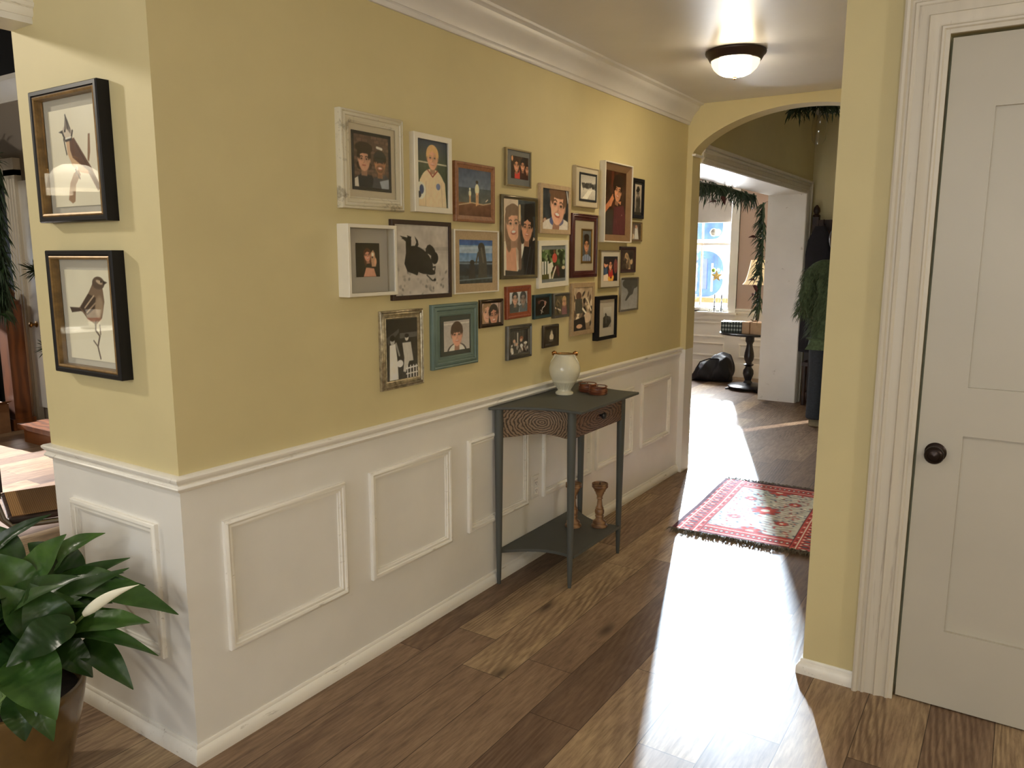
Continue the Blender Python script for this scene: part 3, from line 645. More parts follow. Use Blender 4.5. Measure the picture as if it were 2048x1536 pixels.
def pic13(p):
    p.c[:] = p.col('1d1a1c'); p.e(.16, .3, .14, .16, 'c58e72'); p.p([(0, .5), (.25, .4), (.3, .75), (.05, .8)], '3b4a63'); p.e(.2, .2, .2, .12, '2a1f1c'); p.p([(.35, .4), (.6, .36), (.7, .85), (.35, .85)], 'a02f28'); p.face(.48, .34, .12, 'bf8769', '2a1c18', .6, 1); p.e(.85, .4, .14, .3, '6d3a34'); p.p([(0, .75), (.3, .7), (.4, 1), (0, 1)], 'cdb9a4'); p.blobs(9, ['e07b35', 'f0a24c'], (.3, .82, .7, .98), .05)
def pic14(p):
    p.c[:] = p.col('3a2c29'); p.e(.45, .6, .3, .36, '6b5a49'); p.e(.4, .34, .15, .2, 'b99a76'); p.l([(.4, .3), (.66, .5), (.7, 1)], .1, '8f7b63'); p.blobs(12, ['c4ab86', '54453a', '2b2220'], (.1, .5, .9, 1), .08); p.e(.75, .3, .14, .2, '1f191b')
def pic15(p):
    p.grad('8e8e8c', 'a6a5a2', 0, 1).nz(.04, 6); p.e(.6, .14, .5, .2, '4a4a4a'); p.p([(.3, .2), (.7, .2), (.62, .5), (.34, .72), (.26, .7), (.45, .45)], '4c4c4b'); p.p([(.66, .2), (.86, .2), (.72, .5), (.6, .55)], '555554'); p.mono((.97, .98, 1))
def pic16(p):
    p.grad('b8bcc2', '8f979f', 0, 1).nz(.1, 5); p.p([(0, .6), (.3, .45), (.55, .7), (.5, 1), (0, 1)], '3a4044'); p.p([(.55, .7), (.8, .5), (1, .6), (1, 1), (.55, 1)], '56626c'); p.face(.3, .32, .14, 'c09b86', '2f3336', .4, 1); p.face(.76, .36, .15, '8d7f78', '3d4147', .3, 0)
def pic17(p):
    p.c[:] = p.col('141315'); p.l([(.25, .2), (.5, .16), (.8, .3), (.65, .5)], .03, '9a8079'); p.e(.7, .34, .07, .14, 'a98176'); p.l([(.42, .9), (.5, .6), (.66, .5)], .04, 'c8c2ba'); p.l([(.35, .7), (.55, .85)], .03, 'b2aaa2'); p.e(.25, .25, .1, .1, '5f3b36')
def pic18(p):
    p.c[:] = p.col('4c463c'); p.blobs(16, ['5d5748', '3d3a31', '77694f'], (0, 0, 1, 1), .1); p.p([(.56, .5), (.9, .48), (.95, 1), (.55, 1)], '7d5a60'); p.face(.73, .3, .13, 'c39a80', 'b69c72', .6, 1); p.l([(.05, .6), (.45, .75)], .06, 'cbbfae'); p.l([(.1, .5), (.3, .9)], .05, '2b2725'); p.l([(.2, .2), (.4, .4)], .05, '8a7a60')
def pic19(p):
    p.grad('a2927b', '8a7a66', 0, 1).nz(.12, 8); p.blobs(40, ['5a4a3f', '3b332e', 'c7b9a4', '6f6256'], (0, .15, 1, .95), .07); p.e(.28, .2, .14, .1, '5a4338'); p.p([(.1, .26), (.45, .26), (.5, .6), (.1, .6)], '4a4740'); p.l([(.5, .5), (.7, .62), (.62, .8)], .06, 'd2cabc'); p.l([(.75, .3), (.95, .55)], .06, 'c9bda8'); p.e(.75, .72, .2, .12, 'b9a894'); p.p([(0, .75), (.6, .68), (.7, 1), (0, 1)], '2f2b29'); p.e(.33, .9, .16, .05, 'b5947c')
def pic20(p):
    p.grad('c5c2b6', '8b897f', 0, 1); p.p([(0, .5), (.3, .4), (.9, .5), (1, .75), (.6, 1), (0, 1)], '34332f'); p.r(.28, .34, .44, .8, '5d5b55'); p.r(.5, .5, .9, .62, '4d4c47'); p.e(.3, .36, .08, .08, '2a2927'); p.mono((1, .99, .95))
def pic21(p):
    p.grad('a5a09d', 'b4b0ac', 0, 1); p.l([(0, .1), (1, .1)], .03, 'c6c3be'); p.e(.5, 1.05, .38, .3, '4b4644'); p.e(.5, 1.06, .32, .28, 'd5d0ca'); p.face(.5, .48, .2, 'd3a08a', '4a382f', 0, 1); p.e(.5, .24, .22, .16, '4a382f')
def pic22(p):
    p.grad('1c1c1d', '2c2c2d', 0, .55).grad('2c2c2d', '424140', .55, 1); p.p([(.0, .3), (.4, .16), (.4, .22), (.05, .42)], '4a4a4a'); p.r(.42, .24, 1, .32, '55544f'); p.r(.46, .33, .9, .5, '222224')
    p.p([(.1, .42), (.28, .4), (.34, .7), (.36, 1), (.08, 1)], 'd5d2c8'); p.e(.19, .36, .07, .06, 'b6aaa0'); p.e(.19, .31, .08, .05, '17181a'); p.p([(.5, .4), (.78, .4), (.86, .72), (.72, .72), (.6, .9), (.52, .88), (.56, .66)], 'b9b5ab'); p.e(.65, .32, .06, .055, 'c2bab0'); p.e(.65, .29, .07, .035, '1b1b1d'); p.l([(.3, .4), (.4, .6)], .05, '8d8a84')
    p.e(.42, .74, .1, .06, 'dedad0'); p.l([(.62, .84), (1, .82)], .03, 'e6e2d8'); p.l([(.62, .93), (1, .92)], .025, 'd9d5cb')
    for x in (.66, .76, .86, .95): p.l([(x, .8), (x, 1)], .03, 'e6e2d8')
    p.mono((1, .99, .96))
def pic23(p):
    p.c[:] = p.col('b9a39b'); p.nz(.05, 4); p.face(.3, .45, .22, 'd3a791', '9a7c5e', 1.2, 1, None, 6); p.face(.64, .62, .22, 'bd8a74', '2c201d', 1.0, 2, None, -4); p.r(.9, 0, .93, 1, '6b4a36')
def pic24(p):
    p.c[:] = p.col('191613'); p.p([(.3, 1), (.42, .72), (.75, .75), (.85, 1)], 'b98a76'); p.face(.48, .36, .13, 'c9917a', '4a2d1f', 1.6, 2, None, -6); p.p([(.62, .3), (.72, .2), (.8, .3), (.84, .7), (.66, .7)], 'b08c72'); p.e(.71, .34, .05, .06, 'd9cbbb'); p.e(.69, .42, .03, .03, '2b2220'); p.e(.82, .55, .05, .12, 'c69a7c')
def pic25(p):
    p.grad('a8a19b', 'a59e97', 0, .4).grad('aaa39b', 'b0a89f', .4, 1).nz(.05, 9); p.p([(.5, .33), (1, .3), (1, .36), (.5, .36)], '8a847e', .6); p.blobs(40, ['8f8780', '7a736d', '988f87'], (0, .6, 1, 1), .018)
    k_ = '1f1f21'
    p.p([(.12, .2), (.2, .22), (.2, .4), (.17, .55), (.22, .66), (.4, .72), (.45, .6), (.3, .5), (.29, .38), (.3, .22), (.24, .16), (.22, .19)], k_); p.p([(.1, .16), (.22, .18), (.2, .24)], k_); p.p([(.22, .15), (.3, .17), (.29, .24)], k_); p.p([(.36, .16), (.42, .22), (.43, .28), (.37, .36), (.36, .3), (.39, .25)], k_)
    p.e(.45, .5, .26, .17, k_, 25); p.e(.66, .36, .09, .07, k_, 30); p.p([(.56, .33), (.64, .27), (.72, .34), (.66, .42), (.56, .4)], k_); p.e(.73, .47, .07, .09, k_); p.e(.6, .66, .14, .05, k_, 10); p.l([(.62, .62), (.74, .6), (.72, .7), (.64, .68)], .02, '29292a'); p.l([(.58, .72), (.68, .8), (.74, .8)], .018, '3a3938'); p.e(.73, .79, .02, .02, k_); p.mono((1, .97, .94))
def pic26(p):
    p.grad('2c4f8c', '35609c', 0, .12).grad('7590ad', '8fa3b8', .12, .3).grad('557aa8', '6f8fb2', .3, .5).grad('1e3040', '16222c', .5, .82).grad('2c3b44', '1c262c', .82, 1).nz(.07, 16)
    p.l([(0, .2), (1, .16)], .04, 'a9bac9', .6); p.l([(0, .53), (1, .55)], .03, 'a9bac9', .5); p.p([(.56, .3), (.6, .1), (.68, .06), (.76, .14), (.82, .5), (.84, .88), (.56, .88), (.58, .5)], '3b3a37'); p.e(.66, .16, .1, .1, '2c2a28'); p.l([(.56, .3), (.5, .52)], .04, '45413b'); p.l([(.66, .2), (.72, .5)], .05, '57524a')
    p.e(.38, .52, .07, .06, '1d1c1e'); p.p([(.3, .58), (.46, .58), (.48, .9), (.28, .9)], '23242a'); p.l([(0, .92), (1, .88)], .02, '8796a0', .6)
def pic27(p):
    p.grad('3c3c3d', '2b2b2c', 0, 1)
    for i in range(7): p.r(i * .15, 0, i * .15 + .03, .5, '1d1d1e')
    p.r(.38, .1, .44, .6, 'b4b0aa'); p.blobs(22, ['cfcac2', '8f8a84', '201f20', 'e3dfd8', '56524f'], (.05, .5, .95, .95), .06); p.e(.22, .45, .07, .08, 'bb9c88'); p.e(.62, .36, .1, .1, '87513c'); p.e(.6, .44, .07, .07, 'c0a08c'); p.e(.35, .6, .07, .07, 'b59a88'); p.e(.62, .68, .08, .08, 'ddd9d1'); p.e(.85, .58, .1, .06, 'd2cec6')
def pic28(p):
    p.c[:] = p.col('3d3832'); p.nz(.05, 4); p.e(.55, .3, .1, .14, 'b5aa9a'); p.e(.55, .58, .18, .24, 'cdc2b0'); p.e(.5, .82, .2, .08, '6f675c'); p.p([(.5, .2), (.56, .08), (.62, .2)], 'a99e8e')
def bird_a(p):   # crested bird on a broken branch, facing left
    p.c[:] = p.col('c9c4ae'); p.nz(.012, 5); br = '7d6249'
    p.p([(.82, .28), (.86, .28), (.84, .46), (.8, .56), (.77, .54)], br); p.p([(.3, .93), (.36, .76), (.46, .66), (.56, .62), (.6, .68), (.48, .78), (.44, .95), (.38, .97)], '8a7057'); p.l([(.5, .62), (.58, .72)], .02, '4a3a2c')
    p.p([(.34, .3), (.44, .26), (.6, .38), (.82, .62), (.78, .68), (.62, .66), (.46, .6), (.36, .46)], 'b79a78'); p.p([(.42, .32), (.52, .3), (.72, .5), (.84, .62), (.8, .66), (.62, .58), (.46, .5), (.42, .42)], '54392b')
    p.p([(.72, .54), (.84, .62), (1.0, .82), (.94, .86), (.78, .68)], '5a4030'); p.l([(.78, .62), (.96, .83)], .012, '3a281e'); p.l([(.56, .38), (.78, .62)], .012, '3a281e')
    p.e(.38, .24, .105, .075, 'b9ae9c'); p.p([(.31, .24), (.34, .16), (.37, .05), (.42, .12), (.47, .22), (.46, .26), (.38, .2)], '6f665b'); p.l([(.37, .06), (.41, .2)], .02, '2d2722'); p.l([(.38, .08), (.45, .2)], .015, '2d2722')
    p.p([(.2, .225), (.29, .21), (.3, .25)], '26221f'); p.l([(.29, .25), (.34, .32), (.46, .31), (.5, .23)], .028, '26221f'); p.l([(.34, .3), (.46, .29)], .018, 'd9d2c2'); p.e(.34, .22, .016, .013, '1a1716'); p.l([(.3, .3), (.34, .46)], .02, '2b2522'); p.l([(.52, .6), (.5, .68)], .014, '3b2c22')
def bird_b(p):   # sparrow-like bird on a twig, head turned right
    p.c[:] = p.col('c6c2ac'); p.nz(.012, 5)
    p.l([(.62, .56), (.6, .66), (.68, .72), (.62, .84), (.66, .97)], .028, '4d4135'); p.l([(.62, .84), (.54, .78)], .02, '4d4135'); p.l([(.7, .6), (.7, .7)], .02, '4d4135')
    p.p([(.06, .42), (.3, .42), (.5, .34), (.48, .48), (.3, .46), (.1, .48)], '453a31'); p.p([(.28, .42), (.52, .24), (.62, .14), (.82, .18), (.84, .34), (.76, .52), (.62, .6), (.44, .54)], '6d5b49'); p.p([(.3, .42), (.5, .26), (.66, .3), (.62, .42), (.44, .5)], '40342b')
    p.l([(.4, .42), (.62, .28)], .02, 'a8957c'); p.l([(.44, .47), (.64, .36)], .02, '8d7a64'); p.e(.74, .14, .13, .07, '54463a'); p.e(.76, .13, .07, .02, 'a8967d', 15); p.p([(.84, .11), (.93, .13), (.85, .16)], '332a24'); p.e(.8, .125, .014, .012, '141211'); p.e(.72, .4, .08, .12, '8a7862', 15, 4); p.l([(.6, .6), (.62, .56)], .02, '3b3028')

# ---- frame builder: local +x stands out of the wall, +y to the viewer's right
def mk(name, *a): return plain(name, *a)
FM = dict(
    cream=worn('distressed_cream_frame', 'd3cbb2', '6b5f49', .56, 14, .5), white=plain('white_frame_paint', 'e6e0cf', .4, 0, .03),
    oak=fwood('brown_oak_frame', '7d5338', 'a1714d'), pale=fwood('pale_wood_frame', 'b39a78', 'cdb592'), tan=fwood('tan_wood_frame', 'a18a6b', 'bba27f'),
    champ=plain('champagne_metal_frame', '9c8d6a', .35, .7, .1), olive=plain('olive_metal_frame', '6f6650', .35, .7, .15), beige=plain('beige_frame_paint', 'b8a888', .5, 0, .06),
    walnut=fwood('walnut_liner', '8a6a4c', 'a58362'), black=plain('black_frame_paint', '141214', .42, 0, .1, spec=.25), gold=plain('thin_gold_frame', 'a3834c', .3, .8, .1),
    maroon=plain('maroon_frame_lacquer', '4f211e', .28, 0, .15), brown=plain('dark_maroon_frame', '38201f', .35, 0, .15), silver=plain('silver_frame', '918b80', .28, .8, .12),
    orange=fwood('orange_brown_frame', '7d3a20', '9d5230'), teal=plain('teal_frame_paint', '667a72', .45, 0, .1), tealdark=plain('dark_teal_frame', '1d3b40', .35, 0, .2),
    pewter=plain('pewter_frame', '66635c', .35, .6, .15), ornate=plain('antique_silver_frame', 'a89d84', .32, .75, .45, 55, .2), darkgold=plain('dark_gold_frame', '54432f', .32, .6, .2),
    espresso=fwood('espresso_wood_frame', '2b1d17', '432e25'), bronze=plain('bronze_frame', '4d4336', .35, .6, .15))
MAT = dict(cream=plain('cream_mat_board', 'cfc4ab', .8, 0, .02), white=plain('white_mat_board', 'd9d2c4', .8, 0, .02), grey=plain('grey_mat_board', '7f8283', .8, 0, .03), black=plain('black_mat_board', '2a2b2d', .8, 0, .05), green=plain('dark_green_mat_board', '39433f', .8, 0, .05), pale=plain('pale_grey_mat_board', 'b5b0a6', .8, 0, .02), ivory=plain('ivory_mat_board', 'ccc7b6', .8, 0, .02))
def prof(style, d, w):
    if style == 'flat': return [(0, 0), (0, d - .002), (.002, d), (w - .001, d), (w, d - .001), (w, d - .008)]
    if style == 'bevel': return [(0, 0), (0, d - .004), (.003, d), (w * .35, d), (w * .5, d - .003), (w, d - .006), (w, d - .009)]
    if style == 'carved': return [(0, 0), (0, d - .007), (w * .06, d - .003), (w * .16, d - .001), (w * .24, d - .005), (w * .3, d - .002), (w * .48, d), (w * .56, d - .005), (w * .64, d - .003), (w * .8, d - .006), (w * .86, d - .004), (w * .96, d - .007), (w, d - .008), (w, d - .011)]
    if style == 'round': return [(0, 0), (0, d - .007), (w * .15, d - .002), (w * .4, d), (w * .65, d - .002), (w * .85, d - .006), (w, d - .007), (w, d - .010)]
def picture_frame(label, root_loc, rot, W_, H_, d, style, w, fm, ph, picf, recess=.008, mat=None, liner=None, fillet=None, name='photo_frame', group='framed family photos on the yellow wall', tilt=0, cat='picture frame', glass=True, pname='photograph'):
    """ph = (yc, zc, w, h) of the picture in local coordinates"""
    r = thing(name, label, cat, root_loc, (math.radians(tilt), 0, rot) if rot == 0 else (0, math.radians(tilt), rot), group)
    r.rotation_mode = 'XYZ'
    MB().rframe(W_, H_, prof(style, d, w)).build('frame', FM[fm], r, style in ('carved', 'round'), None, 50)
    back = d - recess; iw, ih = W_ - 2 * w, H_ - 2 * w
    if liner:
        lm, lw, ld = liner   # sloping inner liner down to the picture
        MB().rframe(iw, ih, [(0, d - .006), (lw, ld), (lw, ld - .003)]).build('liner', FM[lm], r); back = ld - .003
    MB().box(.001, back, -iw / 2 - .001, iw / 2 + .001, -ih / 2 - .001, ih / 2 + .001).build('mat' if mat else 'backing', MAT[mat] if mat else MAT['black'], r)
    yc, zc, pw, phh = ph; p = Pic(pw, phh); picf(p); p.nz(.025, 24); p.mesh(pname, back + .0012, yc, zc, r)
    if fillet: 
        q = MB().rframe(pw + .022, phh + .022, [(0, back), (0, back + .004), (.005, back + .006), (.011, back + .002), (.011, back)], 0, (yc, zc)); q.build('fillet', FM['gold'] if fillet == 'gold' else MAT['black'], r)
    if glass: MB().box(d - .0062, d - .0052, -iw / 2, iw / 2, -ih / 2, ih / 2).build('glass', M['glass'], r)
    return r
# measured (depth, y0,y1,z0,z1 of the frame; y0,y1,z0,z1 of the picture)
FD = {
1:(.030,.667,.988,1.714,2.046,.728,.904,1.790,1.968),2:(.026,1.050,1.284,1.719,2.017,1.085,1.258,1.747,1.991),3:(.018,1.318,1.604,1.693,1.937,1.360,1.590,1.718,1.911),
4:(.016,1.698,1.911,1.866,2.033,1.741,1.888,1.902,2.002),5:(.018,1.664,1.971,1.445,1.825,1.690,1.957,1.466,1.808),6:(.018,1.992,2.294,1.661,1.900,2.044,2.281,1.688,1.878),
7:(.022,2.336,2.596,1.807,2.016,2.393,2.564,1.850,1.974),8:(.036,2.645,3.007,1.629,2.070,2.672,2.935,1.677,2.017),9:(.014,3.061,3.225,1.777,2.012,3.095,3.188,1.815,1.977),
10:(.014,3.056,3.210,1.641,1.757,3.072,3.195,1.654,1.744),11:(.020,2.315,2.606,1.438,1.773,2.428,2.527,1.525,1.685),12:(.018,1.980,2.278,1.396,1.629,2.020,2.248,1.423,1.600),
13:(.018,2.646,2.902,1.372,1.586,2.690,2.870,1.410,1.550),14:(.014,2.914,3.127,1.454,1.608,2.950,3.095,1.473,1.588),15:(.014,2.922,3.183,1.223,1.426,2.945,3.165,1.239,1.410),
16:(.018,1.702,1.913,1.260,1.412,1.748,1.884,1.290,1.380),17:(.018,1.945,2.109,1.245,1.364,1.972,2.086,1.262,1.346),18:(.018,2.134,2.298,1.236,1.363,2.160,2.280,1.252,1.348),
19:(.016,2.322,2.583,1.128,1.409,2.378,2.545,1.150,1.387),20:(.034,2.594,2.840,1.080,1.328,2.665,2.770,1.149,1.265),21:(.022,1.155,1.470,1.086,1.354,1.227,1.405,1.156,1.282),
22:(.016,.855,1.103,1.042,1.345,.892,1.072,1.074,1.309),23:(.014,1.496,1.679,1.233,1.359,1.520,1.660,1.250,1.342),24:(.052,.660,.912,1.407,1.660,.700,.820,1.476,1.595),
25:(.016,.925,1.288,1.382,1.686,.960,1.258,1.410,1.662),26:(.016,1.308,1.638,1.391,1.661,1.358,1.590,1.430,1.621),27:(.020,1.709,1.921,1.065,1.227,1.740,1.895,1.090,1.204),28:(.017,2.040,2.192,1.092,1.206,2.068,2.170,1.106,1.192)}
# n: (style, lip, frame, picture, opts)
FS = {
1:('carved',.042,'cream',pic01,dict(mat='cream',recess=.013,fillet='dark'),'large carved cream frame with wide cream mat, two young men before bricks'),
2:('flat',.022,'white',pic02,dict(recess=.012),'white box frame with a blond boy holding a ball, second from left in top row'),
3:('bevel',.026,'oak',pic03,dict(),'brown wooden frame with two figures in white walking on a beach'),
4:('flat',.007,'champ',pic04,dict(mat='grey',recess=.007),'small thin metal frame with grey mat and three laughing women'),
5:('round',.017,'olive',pic05,dict(recess=.010),'tall olive metal frame with two smiling women, one in graduation cap'),
6:('flat',.022,'pale',pic06,dict(recess=.007),'pale wooden frame with close-up of a laughing child in white and blue'),
7:('flat',.006,'beige',pic07,dict(mat='cream',recess=.005,fillet='dark'),'small beige frame with cream mat and tiny grey snowy landscape'),
8:('flat',.008,'white',pic08,dict(liner=('walnut',.036,.012)),'tall white frame with brown wooden liner and woman in dark red'),
9:('flat',.020,'black',pic09,dict(mat='black'),'narrow black frame with old sepia portrait of person in hat'),
10:('flat',.009,'gold',pic10,dict(),'tiny thin gold frame below the narrow black one, figure in white'),
11:('carved',.036,'maroon',pic11,dict(mat='cream',recess=.011,fillet='gold'),'maroon lacquered frame with cream mat, gold fillet and boy portrait'),
12:('flat',.026,'white',pic12,dict(recess=.008,tilt=1.6),'slightly tilted white frame with rider in red on a white horse'),
13:('flat',.006,'champ',pic13,dict(mat='white',recess=.006),'thin champagne frame with white mat, people in red around a flame'),
14:('bevel',.020,'brown',pic14,dict(),'dark maroon small frame with brown horse picture at right edge'),
15:('round',.012,'silver',pic15,dict(),'silver frame with grey upside-down animal legs, rightmost in lower rows'),
16:('bevel',.028,'orange',pic16,dict(tilt=1),'small orange-brown wooden frame with two people in grey winter clothes'),
17:('bevel',.016,'tealdark',pic17,dict(tilt=1),'tiny dark teal frame with a very dark picture'),
18:('round',.014,'pewter',pic18,dict(),'tiny pewter frame with blond woman in mauve, beside the dark teal one'),
19:('flat',.024,'tan',pic19,dict(recess=.006),'tall tan wooden frame with crowded brownish outdoor picture'),
20:('flat',.020,'black',pic20,dict(mat='white',recess=.012),'thick black box frame with white mat and small black-and-white picture'),
21:('carved',.050,'teal',pic21,dict(mat='green',recess=.012),'teal painted frame with dark mat and toddler portrait'),
22:('carved',.034,'ornate',pic22,dict(recess=.010),'ornate antique silver frame with black-and-white wedding couple by picket fence'),
23:('carved',.018,'darkgold',pic23,dict(recess=.010),'small dark gold frame with two women cheek to cheek'),
24:('flat',.013,'white',pic24,dict(mat='pale',recess=.040),'deep white shadow-box frame with small dark picture of woman and dog'),
25:('flat',.017,'espresso',pic25,dict(recess=.007),'dark brown frame with black dog rolling upside down in snow'),
26:('flat',.006,'white',pic26,dict(liner=('pale',.036,.008)),'white-edged wooden frame with woman and child standing by blue sea'),
27:('carved',.026,'pewter',pic27,dict(recess=.010),'ridged pewter frame with black-and-white group of people'),
28:('round',.020,'bronze',pic28,dict(),'smallest bronze frame with white bird on dark ground, just above the vase'),
}
CX, CY, CZ = 2.007, -1.294, 1.55
for n in FD:
    d, y0, y1, z0, z1, a0, a1, b0, b1 = FD[n]; style, lip, fm, pf, opt, lab = FS[n]
    yc, zc = (y0 + y1) / 2, (z0 + z1) / 2
    plane = d - opt.get('recess', .008)
    if 'liner' in opt: plane = opt['liner'][2]
    s = (CX - plane) / (CX - (d - .006))
    f_ = lambda v, c: c + (v - c) * s
    A0, A1, B0, B1 = f_(a0, CY), f_(a1, CY), f_(b0, CZ), f_(b1, CZ)
    if 'mat' not in opt or n in (9,):
        il = lip + (opt['liner'][1] if 'liner' in opt else 0)
        if n != 9: A0, A1, B0, B1 = y0 + il, y1 - il, z0 + il, z1 - il
    picture_frame(lab, (0, yc, zc), 0, y1 - y0, z1 - z0, d, style, lip, fm, ((A0 + A1) / 2 - yc, (B0 + B1) / 2 - zc, A1 - A0, B1 - B0), pf, **opt)
# bird prints on the end of the wall
def bird_frame(label, zc, W_, H_, pf, xc):
    r = thing('print_frame', label, 'picture frame', (xc, 0, zc), (0, 0, -PI / 2), 'framed bird prints beside the opening')
    MB().rframe(W_, H_, [(0, 0), (0, .036), (.003, .04), (.013, .04), (.016, .036), (.018, .036)]).build('frame', FM['black'], r, False, 'black outer frame')
    MB().rframe(W_ - .034, H_ - .034, [(0, .037), (.004, .039), (.009, .037), (.010, .012)]).build('inner_edge', M['gilt'], r, False, 'worn gold inner edge')
    iw, ih = W_ - .052, H_ - .052
    MB().box(.001, .010, -iw / 2, iw / 2, -ih / 2, ih / 2).build('mat', MAT['ivory'], r)
    p = Pic(iw * .80, ih * .84, res=480); pf(p); MB().box(.010, .0135, -iw * .4, iw * .4, -ih * .42 - .006, ih * .42 - .006).build('mount', MAT['ivory'], r)
    p.mesh('bird_print', .0142, 0, -.006, r)
    MB().box(.030, .0312, -iw / 2 + .001, iw / 2 - .001, -ih / 2 + .001, ih / 2 - .001).build('glass', M['glass'], r)
bird_frame('upper black-framed print of a brown crested bird on a branch', 1.843, .375, .388, bird_a, -.389)
bird_frame('lower black-framed print of a small brown bird on a twig', 1.374, .372, .381, bird_b, -.379)

# ================================================================== HALL FURNITURE
# console table: trapezoid with scooped ends, carved apron
t = thing('console_table', 'charcoal painted console table with carved wood apron under the photo wall', 'console table', (.19, 2.018, 0))
bx, by = -.16, .405      # back legs, local
fx, fyy = .146, .262     # front legs
def outline(off, scoop):
    """table plan from the back left, round the front, to the back right (local)"""
    pts = []
    for i in range(13):
        s = i / 12; x = bx - .025 + (fx - bx + .05 + off) * s; y = -(by + off) + (by - fyy) * s
        y += scoop * math.sin(PI * s) * (1 if 0 < i < 12 else 0)
        pts.append((x, y))
    return pts + [(x, -y) for x, y in reversed(pts)]
g = MB().prism(outline(.05, .055), .853, .866); top = g.build('tabletop', M['charcoal'], t)
md = top.modifiers.new('bevel', 'BEVEL'); md.width = .003; md.segments = 2; md.limit_method = 'ANGLE'
MB().prism(outline(-.012, .06), .143, .157).build('shelf', M['charcoal'], t)
for x, y in ((bx, -by), (bx, by), (fx, -fyy), (fx, fyy)):
    MB().lathe([(.008, 0), (.0105, .03), (.014, .16), (.0195, .62), (.0205, .70), (.0205, .853)], (x, y, 0), 14).build('leg', M['legpaint'], t, True)
def apron(ya, yb, sgn):
    g = MB(); rings = []
    for i in range(17):
        s = i / 16; x = bx + .012 + (fx - bx - .024) * s; y = -(by) + (by - fyy) * s + .05 * math.sin(PI * s) + .004
        low = .718 + .012 * math.sin(PI * s) ** 2
        rings.append([(x, sgn * y, low), (x, sgn * (y + .016), low), (x, sgn * (y + .016), .852), (x, sgn * y, .852)])
    return g.loft(rings)
for sgn in (1, -1):
    o = apron(0, 0, sgn).build('side_apron', M['ringwood'], t)
    for v in o.data.vertices: v.co.z -= .785; v.co.x -= -.005; v.co.y -= -sgn * .28
    o.location = (-.005, -sgn * .28, .785)
g = MB().box(-.010, .010, -fyy + .018, fyy - .018, -.062, .064); dr = g.build('drawer', M['bandwood'], t); dr.location = (fx, 0, .786)
MB().lathe([(.006, 0), (.007, .012), (.014, .016), (.018, .024), (.012, .031), (0, .033)], (.01, 0, .004), 18, 0, 'x').build('knob', M['blackwood'], dr, True)
MB().box(-.155, -.145, -by + .02, by - .02, .73, .852).build('back_apron', M['bandwood'], t)

# vase with gold-tipped handles
v = thing('vase', 'cream ceramic vase with gold-tipped handles on the console table', 'vase', (.118, 2.07, .866))
vp = [(.0, 0), (.044, 0), (.0455, .006), (.043, .011), (.036, .016), (.033, .020), (.036, .028), (.046, .042), (.056, .056), (.0605, .064), (.0615, .066), (.061, .069), (.068, .082), (.0755, .100), (.0785, .120), (.0775, .138), (.072, .155), (.063, .170), (.054, .182), (.047, .191), (.0445, .197), (.046, .203), (.0445, .204), (.042, .199), (.040, .19), (0, .186)]
g = MB(); seg = 96; rings = []
for r, h in vp:
    fl = .0030 if .026 < h < .064 and r > .03 else 0
    rings.append([((r - fl * (.5 - .5 * math.cos(2 * PI * j / 4))) * math.cos(2 * PI * j / seg), (r - fl * (.5 - .5 * math.cos(2 * PI * j / 4))) * math.sin(2 * PI * j / seg), h) for j in range(seg)])
g.loft(rings); g.build('body', M['cream'], v, True, None, 60)
# rim band of gold lustre, handle stubs and gold scroll tips, set across the vase
MB().lathe([(.0458, .2022), (.0464, .2040), (.0440, .2046), (.0430, .2030)], (0, 0, 0), 48).build('gold_rim', M['gold'], v, True)
for ang in (math.radians(205), math.radians(25)):
    c, s_ = math.cos(ang), math.sin(ang); q = lambda r, h: (c * r, s_ * r, h)
    MB().tube([q(.068, .150), q(.064, .164), q(.055, .180), q(.050, .193), q(.049, .202)], [.006, .0062, .0062, .006, .006], 10).build('handle', M['cream'], v, True)
    MB().tube([q(.044, .202), q(.047, .2065), q(.053, .209), q(.058, .206), q(.0575, .200), q(.052, .198)], [.0075, .009, .010, .0095, .008, .005], 10).build('handle_tip', M['gold'], v, True)
# two small turned wooden bowls with ring handles
def bowl(loc, label):
    b = thing('wooden_bowl', label, 'bowl', loc, (0, 0, 0), 'small wooden bowls on the console table')
    MB().lathe([(.0, 0), (.036, 0), (.039, .003), (.0395, .008), (.037, .010), (.0395, .012), (.040, .018), (.0375, .0205), (.039, .022), (.0385, .025), (.035, .025), (.034, .012), (0, .010)], (0, 0, 0), 36).build('body', M['coaster'], b, True)
    MB().tube([(.0375 * math.cos(2 * PI * i / 32), .0375 * math.sin(2 * PI * i / 32), .0335) for i in range(33)], .0018, 6).build('ring', M['coaster'], b, True)
    g = MB()
    for a in range(6): g.lathe([(.0016, .024), (.0016, .0335)], (.0375 * math.cos(a * PI / 3), .0375 * math.sin(a * PI / 3), 0), 6)
    g.build('posts', M['coaster'], b); b.scale = (1.2, 1.2, 1.2)
bowl((.180, 2.205, .866), 'wooden bowl further back on the console table, partly behind the other bowl')
bowl((.262, 2.160, .866), 'wooden bowl nearer the front edge of the console table')
